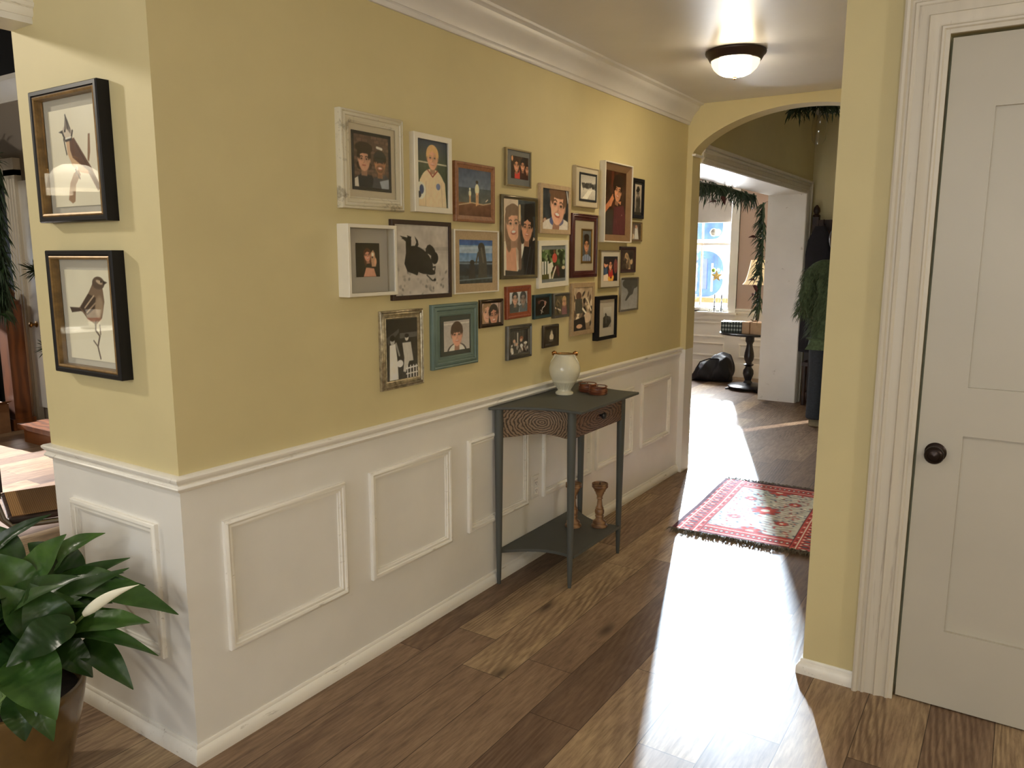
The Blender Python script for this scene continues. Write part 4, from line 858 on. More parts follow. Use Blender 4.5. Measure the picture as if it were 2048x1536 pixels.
# turned candle holders on the shelf
def candle(loc, label):
    c = thing('candle_holder', label, 'candle holder', loc, (0, 0, 0), 'turned wooden candle holders on the lower shelf')
    MB().lathe([(0, 0), (.042, 0), (.0435, .004), (.042, .010), (.034, .014), (.033, .018), (.036, .022), (.035, .028), (.024, .036), (.019, .044), (.0215, .052), (.0225, .060), (.018, .064), (.0225, .068), (.0245, .078), (.024, .090), (.019, .096), (.0215, .100), (.018, .104), (.0150, .112), (.0130, .130), (.0115, .146), (.0135, .149), (.0165, .152), (.0135, .156), (.0150, .164), (.020, .176), (.022, .178), (.023, .186), (.029, .192), (.030, .200), (.035, .204), (.0355, .209), (.042, .213), (.0425, .219), (.040, .223), (.0425, .226), (.042, .232), (.037, .234), (.035, .228), (0, .226)], (0, 0, 0), 32).build('body', M['turned'], c, True, None, 60)
    MB().lathe([(0, .2265), (.004, .2265), (.002, .236), (0, .244)], (0, 0, 0), 10).build('spike', M['darkmetal'], c, True)
candle((.148, 2.130, .157), 'turned wooden candle holder behind the near front table leg')
candle((.262, 2.205, .157), 'turned wooden candle holder standing in clear view on the lower shelf')
# electrical outlet
o_ = thing('wall_outlet', 'white wall outlet plate between two wainscot panels', 'outlet', (0, 1.985, .385))
MB().rframe(.072, .118, [(0, 0), (0, .004), (.004, .006), (.017, .0065), (.017, .004)]).add([(.004, -.02, -.044), (.004, .02, -.044), (.004, .02, .044), (.004, -.02, .044)], [(0, 1, 2, 3)]).build('plate', M['plastic'], o_)
for z in (-.02, .02): 
    MB().box(.004, .0085, -.016, .016, z - .015, z + .015).build('socket', M['plastic'], o_)
    g = MB(); g.box(.0085, .0088, -.008, -.005, z - .004, z + .006); g.box(.0085, .0088, .005, .008, z - .004, z + .006); g.box(.0085, .0088, -.002, .002, z - .011, z - .007); g.build('slots', M['slot'], o_)
# flush ceiling lamp
l_ = thing('ceiling_light', 'flush ceiling lamp with dark bronze rim and lit glass dome', 'ceiling light', (.695, 2.745, HC))
MB().lathe([(.0, 0), (.147, 0), (.149, -.006), (.147, -.014), (.138, -.022), (.132, -.034), (.126, -.044), (.120, -.046), (.118, -.04), (0, -.03)], (0, 0, 0), 56).build('rim', M['darkmetal'], l_, True)
MB().lathe([(.119, -.044), (.116, -.062), (.105, -.082), (.086, -.100), (.06, -.112), (.03, -.118), (.001, -.120)], (0, 0, 0), 56, cap=False).build('glass_dome', M['domeglass'], l_, True)
MB().lathe([(0, -.118), (.010, -.119), (.011, -.123), (.007, -.126), (.008, -.131), (.004, -.135), (0, -.136)], (0, 0, 0), 16).build('finial', M['brass'], l_, True)

# patterned rug with fringes
def rug_picture():
    p = Pic(.80, 1.16, 'b9bab4', res=1); p.nx, p.ny = 150, 200
    p.u, p.v = np.meshgrid(np.linspace(0, 1, p.nx), np.linspace(0, 1, p.ny)); p.asp = 1.45; p.c = np.zeros((p.ny, p.nx, 3)); p.c[:] = p.col('aeb0aa'); p.px = .006
    red, dk, bl, lt = 'a04a48', '4a3038', '5f6b78', 'd2ccc0'
    for i in range(420): p.e(.2 + .6 * random.random(), random.random(), .008 + .012 * random.random(), .006, random.choice([bl, red, '77808a', '8b5a58', '686f72', lt]), random.random() * 90)
    for cx, cy, r in ((.5, .5, .11), (.5, .14, .09), (.5, .86, .09), (.33, .32, .05), (.67, .32, .05), (.33, .68, .05), (.67, .68, .05)):
        p.e(cx, cy, r, r / 1.45, bl, 0, 1, .8); p.e(cx, cy, r * .7, r * .7 / 1.45, 'b05550'); 
        for a in range(8): p.e(cx + r * .8 * math.cos(a * PI / 4), cy + r * .8 / 1.45 * math.sin(a * PI / 4), r * .22, r * .22 / 1.45, red)
        p.e(cx, cy, r * .3, r * .3 / 1.45, lt)
    for i in range(30):
        y = (i + .5) / 30; p.l([(.24 + .03 * math.sin(i), y), (.34, y + .02), (.46 + .02 * math.sin(i * 2), y)], .006, bl); p.l([(.76, y), (.66, y + .02), (.54, y)], .006, '7c4a4a')
    for a, b, c in ((0, .03, dk), (.03, .05, red), (.05, .055, lt), (.055, .15, red), (.15, .155, lt), (.155, .19, red), (.19, .2, dk)):
        p.r(a, 0, b, 1, c); p.r(1 - b, 0, 1 - a, 1, c); p.r(a, a * .69, 1 - a, b * .69, c); p.r(a, 1 - b * .69, 1 - a, 1 - a * .69, c)
    for i in range(26):
        y = (i + .5) / 26
        for x in (.102, .898):
            p.e(x, y, .03, .011, dk); p.e(x, y, .017, .006, lt if i % 2 else bl); p.e(x - .03, y + .018, .008, .005, lt); p.e(x + .03, y + .018, .008, .005, bl)
        for x in (.04, .172, .96, .828): p.e(x, y, .008, .006, lt if i % 2 else dk)
    for i in range(16):
        x = .2 + .6 * (i + .5) / 16
        for y in (.07, .93): p.e(x, y, .014, .016, dk); p.e(x, y, .008, .008, lt)
    return p.nz(.06, 40)
rg = thing('rug', 'red and grey patterned runner rug with fringe on the hall floor', 'rug', (.805, 3.385, 0), (0, 0, math.radians(3.0)))
rp = rug_picture(); wav = lambda u, v: .006 * np.sin(v * 9 + u * 3) * .5 + .004
rp.mesh('pile', .008, 0, 0, rg, None, M['rug'], True, wav)
MB().box(-.4, .4, -.58, .58, .001, .006).build('backing', M['fringe'], rg)
for sgn, nm in ((-1, 'near'), (1, 'far')):
    g = MB(); y = sgn * .58
    for i in range(260):
        x = -.405 + .81 * i / 259 + random.uniform(-.002, .002); ln = random.uniform(.025, .065); dx = random.uniform(-.03, .03)
        g.tube([(x, y - sgn * .006, .011), (x + dx * .4, y + sgn * ln * .5, random.uniform(.008, .022)), (x + dx, y + sgn * ln, random.uniform(.002, .005))], [.0024, .002, .001], 4)
    tag(g.build('fringe', M['fringe'], rg), None, None, None, 'stuff')

# ================================================================== PLANT
pl = thing('potted_plant', 'peace lily with glossy dark leaves in an ochre glazed pot', 'potted plant', (-.36, -.36, 0))
MB().lathe([(0, 0), (.128, 0), (.136, .006), (.150, .05), (.168, .12), (.185, .19), (.197, .25), (.203, .285), (.205, .30), (.202, .308), (.195, .31), (.189, .305), (.187, .29), (.184, .27), (0, .262)], (0, 0, 0), 64).build('pot', M['pot'], pl, True, 'ochre glazed round pot')
MB().lathe([(0, .272), (.1, .276), (.184, .270), (.184, .26), (0, .25)], (0, 0, 0), 40).build('soil', M['soil'], pl, True)
def leaf(mb, P0, P1, w, sag=.12, tilt=.5, fold=.18, n=34):
    P0, P1 = Vector(P0), Vector(P1); ax = P1 - P0; L = ax.length; ax.normalize()
    view = (Vector((CX, CY, CZ)) - P0).normalized()
    nrm = (view * (1 - tilt) + Vector((0, 0, 1)) * (tilt + .25)); nrm = (nrm - ax * nrm.dot(ax)).normalized(); side = ax.cross(nrm).normalized()
    m = 6; rows = []
    for i in range(n + 1):
        s = i / n; wd = w / 2 * max(0, math.sin(PI * min(1, s * .97 + .03) ** .68)) ** .9 + .0012
        c = P0 + ax * (L * s) + nrm * (L * sag * math.sin(PI * s)) - Vector((0, 0, 1)) * (L * .05 * s * s)
        row = []
        for j in range(m + 1):
            u = j / m * 2 - 1
            rip = .05 * w * math.sin(s * 13 + u * 2) * abs(u) + .022 * w * math.sin(s * 62 - abs(u) * 7) * min(1, 4 * s * (1 - s)) * (1 - abs(u)) ** .3
            row.append(c + side * (wd * u) + nrm * (abs(u) * wd * fold * 1.4 - (1 - abs(u)) * wd * fold * .4 + rip * (wd / (w / 2))))
        rows.append(row)
    mb.loft(rows, 0, False, False)
LV = [(-0.345,-0.261,0.596,-0.254,-0.204,0.763,0.101),(-0.334,-0.184,0.639,-0.255,-0.091,0.728,0.060),(-0.247,-0.197,0.593,0.081,-0.083,0.564,0.083),(-0.281,-0.225,0.564,-0.049,-0.098,0.620,0.072),(-0.137,-0.261,0.517,0.063,-0.159,0.558,0.078),(-0.145,-0.275,0.475,0.108,-0.168,0.480,0.049),(-0.140,-0.221,0.425,0.014,-0.194,0.355,0.066),(-0.139,-0.319,0.536,-0.205,-0.337,0.669,0.095),(-0.064,-0.338,0.560,-0.090,-0.461,0.514,0.086),(-0.087,-0.418,0.478,0.069,-0.426,0.406,0.115),(-0.495,-0.281,0.687,-0.428,-0.159,0.775,0.037),(-0.190,-0.350,0.547,-0.250,-0.390,0.671,0.086),(-0.093,-0.437,0.400,-0.052,-0.452,0.312,0.066),(-0.092,-0.413,0.396,-0.011,-0.403,0.301,0.063),(-0.319,-0.179,0.616,-0.428,-0.233,0.705,0.092),(-0.360,-0.213,0.579,-0.264,-0.119,0.616,0.086),(-0.241,-0.259,0.564,-0.141,-0.148,0.554,0.089),(-0.152,-0.337,0.493,-0.216,-0.391,0.550,0.086),(-0.186,-0.361,0.479,-0.186,-0.486,0.465,0.086),(-0.167,-0.293,0.454,-0.084,-0.252,0.385,0.072),(-0.328,-0.310,0.599,-0.423,-0.350,0.713,0.086),(-0.466,-0.270,0.646,-0.608,-0.282,0.747,0.072),(-0.190,-0.233,0.529,-0.144,-0.121,0.574,0.083)]
rr = random.Random(3)
for i in range(48):      # inner, rear and left-hand leaves
    a = rr.uniform(0, 2 * PI); r1 = rr.uniform(.02, .12); r2 = rr.uniform(.2, .36); 
    p1 = (-.36 + r2 * math.cos(a), min(-.05, -.36 + r2 * math.sin(a)), rr.uniform(.40, .72))
    if p1[0] > -.05 and p1[1] < -.3: continue
    LV.append((-.36 + r1 * math.cos(a), min(-.08, -.36 + r1 * math.sin(a)), rr.uniform(.42, .58), *p1, rr.uniform(.06, .1)))
def loc(p): return (p[0] + .36, p[1] + .36, p[2])
for L in LV:
    g = MB(); P0, P1 = Vector(loc(L[0:3])), Vector(loc(L[3:6])); P0 = P0 + (P0 - P1) * .28; P0.y = min(P0.y, .30); root = Vector((rr.uniform(-.08, .08), rr.uniform(-.08, .08), .272))
    CXs, CYs, CZs = CX, CY, CZ
    leaf(g, P0, P1, L[6] * 1.25, rr.uniform(.06, .16), rr.uniform(.25, .6), rr.uniform(.08, .25))
    o = g.build('leaf', M['leaf'], pl, True, None, 80)
    MB().tube([root, root.lerp(P0, .5) + Vector((0, 0, .05)), P0, P0.lerp(P1, .12)], [.004, .0035, .003, .002], 6).build('stalk', M['stem'], o, True)
# cream flower spathe
A, B = Vector(loc((-.093, -.257, .566))), Vector(loc((.032, -.163, .650)))
g = MB(); rings = []; ax = (B - A).normalized(); sd = ax.cross(Vector((.8, -.5, .3))).normalized(); nn = sd.cross(ax)
for i in range(15):
    s = i / 14; w_ = .017 * math.sin(PI * min(1, s + .04) ** .7) ** .8 * (1 - .5 * s) + .0006; c = A + (B - A) * s + Vector((0, 0, .012 * math.sin(PI * s)))
    rings.append([c + sd * (w_ * math.cos(t_)) + nn * (w_ * .55 * math.sin(t_)) for t_ in [2 * PI * j / 10 for j in range(10)]])
sp = g.loft(rings).build('flower', M['spathe'], pl, True, 'cream furled flower')
MB().tube([(.06, .0, .28), (.15, .06, .42), (.22, .09, .52), tuple(A + ax * .01)], [.004, .0038, .0035, .004], 8).build('flower_stalk', M['stem'], sp, True)

# ================================================================== FOLIAGE SPRAYS
def garland(name, path, rad, n, parent=None, mat=None, ln=(.08, .18), droop=.5, wid=.012, seed=1, clampx=None, clampy=None):
    q = random.Random(seed); g = MB(); P = [Vector(p) for p in path]
    seglen = [(b - a).length for a, b in zip(P[:-1], P[1:])]; tot = sum(seglen)
    g.tube(P, rad * .18, 6, 0)
    for _ in range(n):
        t = q.random() * tot; i = 0
        while i < len(seglen) - 1 and t > seglen[i]: t -= seglen[i]; i += 1
        c = P[i].lerp(P[i + 1], min(1, t / max(1e-6, seglen[i])))
        d = Vector((q.gauss(0, 1), q.gauss(0, 1), q.gauss(-droop, .8))).normalized(); L = q.uniform(*ln)
        if clampy is not None and c.y + d.y * (L + rad * .2) > clampy: d.y = -abs(d.y)
        if clampx is not None and c.x + d.x * (L + rad * .2) > clampx: d.x = -abs(d.x)
        side = d.cross(Vector((q.gauss(0, 1), q.gauss(0, 1), q.gauss(0, 1)))).normalized(); k_ = 4; rows = []
        c = c + d * rad * .2
        for j in range(k_ + 1):
            s = j / k_; pos = c + d * (L * s) + Vector((0, 0, -1)) * (L * droop * .7 * s * s); w_ = wid * (1 - s) ** .6 * (.55 + .45 * (j % 2)) + .0005
            rows.append([pos - side * w_, pos + Vector((0, 0, w_ * .5)), pos + side * w_])
        g.loft(rows, 0, False, False)
    return g.build(name, mat or M['pine'], parent)
def broad(name, centres, mat, parent, size=(.05, .09), seed=2):
    q = random.Random(seed); g = MB()
    for c in centres:
        c = Vector(c); d = Vector((q.gauss(0, 1), q.gauss(0, 1), q.gauss(-.3, .6))).normalized(); leaf(g, c, c + d * q.uniform(*size), q.uniform(.03, .045), .1, .4, .2, 7)
    return g.build(name, mat, parent, True, None, 80)

# garland on the front-room side of the opening
ga = thing('garland', 'evergreen garland hanging along the top of the cased opening', 'garland', (0, 0, 0), (0, 0, 0), 'evergreen garlands of the cased opening')
ga2 = thing('garland', 'evergreen garland hanging down the far side of the cased opening', 'garland', (0, 0, 0), (0, 0, 0), 'evergreen garlands of the cased opening')
pth = [(-.40, 4.6, 2.19), (-.40, 5.2, 2.17), (-.40, 5.9, 2.19), (-.40, 6.6, 2.17), (-.40, 6.98, 2.17)]
pth2 = [(-.39, 7.24, 2.12), (-.385, 7.27, 1.7), (-.385, 7.27, 1.3), (-.385, 7.27, .98)]
garland('cedar_branches', pth2, .06, 260, ga2, M['pine'], (.06, .14), .8, .011, 6, -.345)
garland('cedar_branches', pth, .06, 420, ga, M['pine'], (.06, .14), .8, .011, 4, -.345)
broad('red_leaves', [(-.42 + random.uniform(-.05, .03), y, z + random.uniform(-.06, .04)) for y, z in [(5.6, 2.12), (5.75, 2.1), (5.9, 2.12), (6.3, 2.1), (6.8, 2.1), (6.95, 2.1)]], M['redleaf'], ga, (.07, .12), 5)
broad('red_leaves', [(-.43, y, z) for y, z in [(7.2, 1.75), (7.2, 1.3), (7.19, 1.25), (7.2, 1.22), (7.2, 1.16), (7.2, 1.1)]], M['redleaf'], ga2, (.07, .11), 5)
# garland round the dining-room doorway
gb = thing('garland', 'dark garland with broad leaves around the dining-room doorway', 'garland', (0, 0, 0))
garland('cedar_branches', [(-5.5, 1.80, 2.62), (-5.12, 1.80, 2.45), (-4.97, 1.79, 2.28), (-5.02, 1.79, 1.9), (-5.03, 1.79, 1.5), (-5.06, 1.79, 1.12)], .12, 1300, gb, M['pine'], (.08, .18), .8, .012, 7, None, 1.86)
broad('broad_leaves', [(-5.04 + random.uniform(-.11, .11), 1.74 + random.uniform(-.08, .04), random.uniform(1.05, 2.4)) for _ in range(70)], M['magnolia'], gb, (.1, .17), 8)
broad('red_leaves', [(-5.12 + random.uniform(-.08, .08), 1.70, z) for z in (1.35, 1.45, 2.3, 2.4)], M['redleaf'], gb, (.1, .15), 9)
for xz, lb in (((-5.06, 1.42), 'small pine sprig above the brass knob of dining-room door'), ((-4.96, .74), 'small pine sprig below the brass knob of dining-room door')):
    sp_ = tag(garland('pine_sprig', [(xz[0] - .1, 2.212, xz[1] + .02), (xz[0] - .3, 2.19, xz[1])], .05, 70, None, M['pine'], (.07, .14), .1, .008, int(xz[1] * 100), None, 2.2), lb, 'greenery', 'pine sprigs on the dining-room door')

# ================================================================== DINING ROOM THINGS
ch = thing('dining_chair', 'cane-seated tubular dining chair seen through the opening on the left', 'chair', (-1.58, .44, 0), (0, 0, math.radians(70)))
sw, sd_ = .46, .45
MB().rframe(.01, .01, [(0, 0)])
g = MB(); g.box(-sw / 2, sw / 2, -sd_ / 2, -sd_ / 2 + .045, .435, .465); g.box(-sw / 2, sw / 2, sd_ / 2 - .045, sd_ / 2, .435, .465); g.box(-sw / 2, -sw / 2 + .045, -sd_ / 2 + .045, sd_ / 2 - .045, .435, .465); g.box(sw / 2 - .045, sw / 2, -sd_ / 2 + .045, sd_ / 2 - .045, .43, .465)
s_ = g.build('seat', M['darkbrown'], ch); MB().box(-sw / 2 + .015, sw / 2 - .015, -sd_ / 2 + .02, sd_ / 2 - .02, .455, .4675).build('cane', M['cane'], s_, False, 'woven golden cane panel')
md = s_.modifiers.new('b', 'BEVEL'); md.width = .01; md.segments = 3; md.limit_method = 'ANGLE'
g = MB()
g.box(-.27, -.24, -.225, .225, .58, .62); g.box(-.27, -.24, -.225, .225, .81, .85); g.box(-.27, -.24, -.225, -.19, .62, .81); g.box(-.27, -.24, .19, .225, .62, .81)
b_ = g.build('backrest', M['darkbrown'], ch); MB().box(-.26, -.25, -.2, .2, .61, .82).build('cane', M['cane'], b_, False, 'woven golden cane panel')
for y in (-.238, .238):
    MB().tube([(-.285, y, .83), (-.28, y, .6), (-.25, y, .47), (-.22, y, .432), (0, y, .425), (.2, y, .425), (.245, y, .41), (.262, y, .37), (.262, y, .2), (.262, y, .06), (.245, y, .025), (.2, y, .0125), (-.1, y, .0125), (-.23, y, .0125)], .0125, 12).build('tube_frame', M['chrome'], ch, True)
MB().tube([(-.23, -.238, .0125), (-.24, -.2, .0125), (-.24, .2, .0125), (-.23, .238, .0125)], .0125, 10).build('floor_bar', M['chrome'], ch, True)
pw = thing('wooden_post', 'orange-brown square newel post beside the dining-room doorway', 'post', (-5.50, 2.02, 0))
MB().box(-.08, .08, -.07, .07, .10, 1.12).build('shaft', M['postwood'], pw); MB().box(-.095, .095, -.095, .095, 0, .10).build('base', M['postwood'], pw); MB().lathe([(0, 1.12), (.09, 1.12), (.09, 1.15), (.05, 1.17), (.06, 1.22), (.03, 1.27), (0, 1.28)], (0, 0, 0), 16).build('cap', M['postwood'], pw, True)
bxo = thing('cardboard_box', 'small brown cardboard box on dining-room floor beside the post', 'box', (-5.55, 1.74, 0))
MB().box(-.16, .16, -.15, .15, 0, .26).build('carton', M['cardboard'], bxo); g = MB(); g.obox((.2, 0, .275), (.9, 0, .3), (0, 1, 0), (-.3, 0, .9), .06, .14, .002); g.build('flap', M['cardboard'], bxo)
# lamps and counter of the kitchen, mirrored in the bird prints
for lc, lb in (((-3.0, -1.44, 1.955), 'white dome pendant lamp nearest the bar counter'), ((-4.4, -1.97, 2.02), 'white dome pendant lamp further into the dining room')):
    pd = thing('pendant_lamp', lb, 'pendant lamp', lc, (0, 0, 0), 'dome pendants over the bar counter')
    MB().lathe([(.160, 0), (.158, .02), (.145, .07), (.115, .115), (.07, .14), (.03, .148), (.03, .153), (.075, .146), (.12, .12), (.15, .073), (.163, .02), (.163, 0)], (0, 0, 0), 40, cap=False).build('dome', M['pendglass'], pd, True)
    MB().lathe([(.032, .146), (.03, .19), (.012, .2), (.004, .205), (.004, 4.2 - lc[2])], (0, 0, 0), 12).build('stem', M['brass'], pd, True)
bc = thing('bar_counter', 'white-topped bar counter behind the camera', 'counter', (-2.75, -1.9, 0))
MB().box(-.28, .28, -1.3, 1.1, 0, 1.08).build('base', M['white'], bc); MB().box(-.32, .32, -1.35, 1.15, 1.08, 1.118).build('worktop', plain('pale_stone_top', 'd8d0bd', .25, 0, .05), bc)
cp = thing('paper_cup', 'white paper cup with red mark on bar counter', 'cup', (-2.62, -1.27, 1.118))
MB().lathe([(0, 0), (.028, 0), (.04, .11), (.042, .112), (.038, .112), (.027, .006), (0, .004)], (0, 0, 0), 28).build('body', M['plastic'], cp, True); MB().lathe([(.0345, .045), (.037, .066)], (0, 0, 0), 28, cap=False).build('band', plain('red_mark', 'b5483c', .5), cp, True)
for yy, rx in ((-1.16, 70), (-1.24, 60)):
    q_ = thing('cup_lid', 'white plastic cup lid leaning by the paper cup', 'lid', (-2.66, yy, 1.118), (0, 0, .5), 'cup lids on the bar counter')
    MB().lathe([(0, .012), (.036, .012), (.043, .006), (.044, 0), (.042, 0), (.040, .004), (0, .008)], (0, 0, 0), 28).build('disc', M['plastic'], q_, True)

# ================================================================== FRONT ROOM THINGS
pt = thing('pedestal_table', 'small round black pedestal table with turned column by window', 'side table', (-.62, 7.80, 0))
MB().lathe([(0, .648), (.30, .648), (.345, .655), (.35, .665), (.345, .674), (.33, .678), (0, .678)], (0, 0, 0), 56).build('tabletop', M['blackwood'], pt, True)
MB().lathe([(.055, .075), (.05, .09), (.036, .11), (.05, .15), (.062, .19), (.058, .23), (.038, .262), (.034, .275), (.055, .29), (.06, .30), (.036, .312), (.036, .325), (.05, .35), (.058, .39), (.052, .44), (.038, .50), (.034, .54), (.042, .56), (.05, .57), (.05, .64), (.06, .648)], (0, 0, 0), 28).build('column', M['blackwood'], pt, True)
MB().lathe([(0, .022), (.215, .022), (.228, .034), (.228, .044), (.2, .06), (.14, .07), (.07, .08), (0, .085)], (0, 0, 0), 48).build('base', M['blackwood'], pt, True)
for a in (.5, 2.2, 3.7, 5.4):
    MB().tube([(.17 * math.cos(a), .17 * math.sin(a), .03), (.225 * math.cos(a), .225 * math.sin(a), .016), (.262 * math.cos(a), .262 * math.sin(a), .010)], [.016, .013, .009], 8).build('foot', M['blackwood'], pt, True)
tl = thing('table_lamp', 'table lamp with flared cream shade and dark twisted stem', 'lamp', (-.56, 7.84, .678))
MB().lathe([(0, 0), (.07, 0), (.075, .01), (.05, .02), (.022, .03), (.02, .06)], (0, 0, 0), 24).build('base', M['darkmetal'], tl, True)
g = MB(); rings = []
for i in range(34):
    s = i / 33; z = .05 + .55 * s
    rings.append([((.018 + .003 * math.sin(3 * (a + s * 9))) * math.cos(a), (.018 + .003 * math.sin(3 * (a + s * 9))) * math.sin(a), z) for a in [2 * PI * j / 18 for j in range(18)]])
g.loft(rings).build('stem', M['darkmetal'], tl, True)
g = MB(); rings = []
for i in range(9):
    s = i / 8; r = .165 - .075 * s ** .55; z = .555 + .28 * s
    ring = []
    for j in range(24):
        a = 2 * PI * j / 24; c8 = 1 / max(abs(math.cos(a)), abs(math.sin(a))); ring.append((r * math.cos(a) * min(c8, 1.2), r * math.sin(a) * min(c8, 1.2), z))
    rings.append(ring)
g.loft(rings, 0, True, False).build('lamp_shade', M['shade'], tl, True)
light('table_lamp_bulb', 'POINT', (-.56, 7.84, 1.33), 5, (1, .72, .4), shadow_soft_size=.03)
gf = thing('gift_box', 'gift box in black and white plaid paper on round table', 'gift box', (-.80, 7.74, .678), (0, 0, .15), 'wrapped gifts on the round table')
MB().box(-.13, .13, -.10, .10, 0, .125).build('wrapped_box', M['plaid'], gf)
gk = thing('gift_box', 'gift parcel in brown kraft paper and twine, right of plaid box', 'gift box', (-.50, 7.65, .678), (0, 0, -.1), 'wrapped gifts on the round table')
MB().box(-.145, .145, -.09, .09, 0, .135).build('wrapped_box', M['kraft'], gk)
g = MB(); g.box(-.06, -.045, -.0925, .0925, -.0, .1375); g.box(-.147, .147, -.008, .008, .135, .1375); g.tube([(-.052, 0, .138), (-.09, .02, .158), (-.02, .0, .142), (.01, -.02, .16), (-.052, 0, .14)], .004, 6); g.build('twine', M['twine'], gk)
# black bag on the floor
bg_ = thing('duffel_bag', 'crumpled black fabric bag slumped on floor below the window', 'bag', (-1.18, 8.22, 0))
g = MB(); rings = []; q = random.Random(4)
for i in range(15):
    s = i / 14; hgt = float(np.interp(s, [0, .08, .16, .2, .3, .42, .6, .75, .85, .93, 1], [.03, .09, .16, .215, .235, .27, .335, .36, .355, .32, .22])); dp_ = .05 + .16 * math.sin(PI * min(.96, s * .9 + .06)) ** .6; xx = -.26 + .5 * s
    ring = []
    for j in range(20):
        a = 2 * PI * j / 20; c, sn = math.cos(a), math.sin(a); rad = 1 + .10 * math.sin(a * 3 + s * 14) + .08 * math.sin(a * 5 - s * 25) + q.uniform(-.07, .07)
        ring.append((xx + .02 * math.sin(a * 4 + i), dp_ * (abs(c) ** .7) * (1 if c > 0 else -1) * rad, max(.002, hgt / 2 + hgt / 2 * (abs(sn) ** .7) * (1 if sn > 0 else -1) * (rad if sn > 0 else 1))))
    rings.append(ring)
body = g.loft(rings).build('body', M['bagcloth'], bg_, True, None, 60); sm = body.modifiers.new('s', 'SUBSURF'); sm.levels = 1; sm.render_levels = 2
MB().tube([(-.2, -.1, .14), (-.12, -.16, .25), (.0, -.17, .30), (.1, -.15, .30), (.18, -.1, .24)], .008, 6, 0, True).build('strap', M['bagcloth'], bg_, True)
# things on and at the window
bl = thing('roller_blind', 'white roller blind pulled down over top of the window', 'blind', (-1.585, 8.722, 2.42))
MB().box(-.385, .385, -.003, .0, -.42, .0).build('fabric', M['blind'], bl); MB().box(-.385, .385, -.007, .005, -.432, -.42).build('bottom_bar', M['blind'], bl); MB().tube([(-.385, 0, -.008), (.385, 0, -.008)], .02, 14).build('roller', M['blind'], bl, True)
for x, hh, lb in ((-1.365, .235, 'left clear glass candlestick of the pair on window sill'), (-1.272, .235, 'right clear glass candlestick of the pair on window sill')):
    cs = thing('candlestick', lb, 'candlestick', (x, 8.69, WZ0), (0, 0, 0), 'candlesticks on the window sill')
    MB().lathe([(0, 0), (.026, 0), (.027, .006), (.012, .014), (.010, .024), (.018, .034), (.02, .044), (.012, .056), (.009, .064), (.015, .074), (.008, .086), (.006, .12), (.012, .132), (.006, .144), (.006, .17), (.012, .182), (.010, .2), (.014, .215), (.008, .222), (.003, hh)], (0, 0, 0), 20).build('body', plain('cut_glass_grey_%d' % int(-x * 1000), '6f7376', .15, .3), cs, True)
ds = tag(MB().lathe([(0, 0), (.05, 0), (.085, .014), (.087, .018), (.05, .006), (0, .004)], (-1.66, 8.69, WZ0), 28).build('dish', M['bronze'], None, True), 'small dark dish on left end of the window sill', 'dish')
fg = tag(MB().lathe([(0, 0), (.022, 0), (.024, .012), (.012, .028), (.014, .036), (.006, .046), (0, .048)], (-1.43, 8.70, WZ0), 14).build('figurine', plain('grey_stoneware', '8b8577', .6), None, True), 'tiny grey figurine on window sill left of the glass candlesticks', 'figurine')
# hanging ornaments in the window
st = thing('star_ornament', 'gold paper star hanging inside the window on a thread', 'ornament', (-1.345, 8.665, 1.30))
pts = [((.078 if i % 2 == 0 else .034) * math.sin(i * PI / 5), (.078 if i % 2 == 0 else .034) * math.cos(i * PI / 5)) for i in range(10)]
g = MB(); g.add([(x, 0, z) for x, z in pts] + [(0, -.014, 0), (0, .014, 0)], [(i, (i + 1) % 10, 10) for i in range(10)] + [((i + 1) % 10, i, 11) for i in range(10)]); g.build('star', plain('gold_paper', 'e8c77a', .5), st)
MB().tube([(0, 0, .076), (0, 0, .395)], .0015, 5).build('thread', M['twine'], st)
gr = thing('bauble', 'small green bauble hanging above the gold star', 'ornament', (-1.39, 8.67, 1.375))
MB().lathe([(.0, -.03), (.02, -.024), (.03, 0), (.02, .024), (.006, .03), (0, .034)], (0, 0, 0), 18).build('ball', plain('lime_green_gloss', '8fb54a', .2), gr, True); MB().tube([(0, 0, .03), (0, 0, .32)], .0012, 5).build('thread', M['twine'], gr)
wb = thing('bauble', 'round white bauble hanging high in the upper window sash', 'ornament', (-1.41, 8.675, 1.86))
MB().lathe([(0, -.05), (.03, -.04), (.05, 0), (.03, .04), (.006, .05), (0, .054)], (0, 0, 0), 22).build('ball', plain('white_gloss', 'ece8e0', .2), wb, True); MB().tube([(0, 0, .05), (0, 0, .13)], .0012, 5).build('thread', M['twine'], wb)
og = thing('ornament_string', 'string of red and cream ornaments hanging at left of window', 'ornament', (-1.69, 8.67, 1.65))
MB().tube([(0, 0, .32), (.005, 0, 0), (-.005, 0, -.35), (0, 0, -.68)], .0015, 5).build('thread', M['twine'], og)
redg, crm = plain('red_gloss', 'b03a35', .3), plain('biscuit_cream', 'd9b98a', .6)
for i, z in enumerate((-.02, -.12, -.22, -.32, -.42, -.53, -.64)):
    MB().lathe([(0, -.035), (.018, -.03), (.03, -.004), (.016, .016), (.024, .03), (.008, .042), (0, .044)], (.004 * (-1) ** i, 0, z), 12).build('charm', redg if i % 2 else crm, og, True)

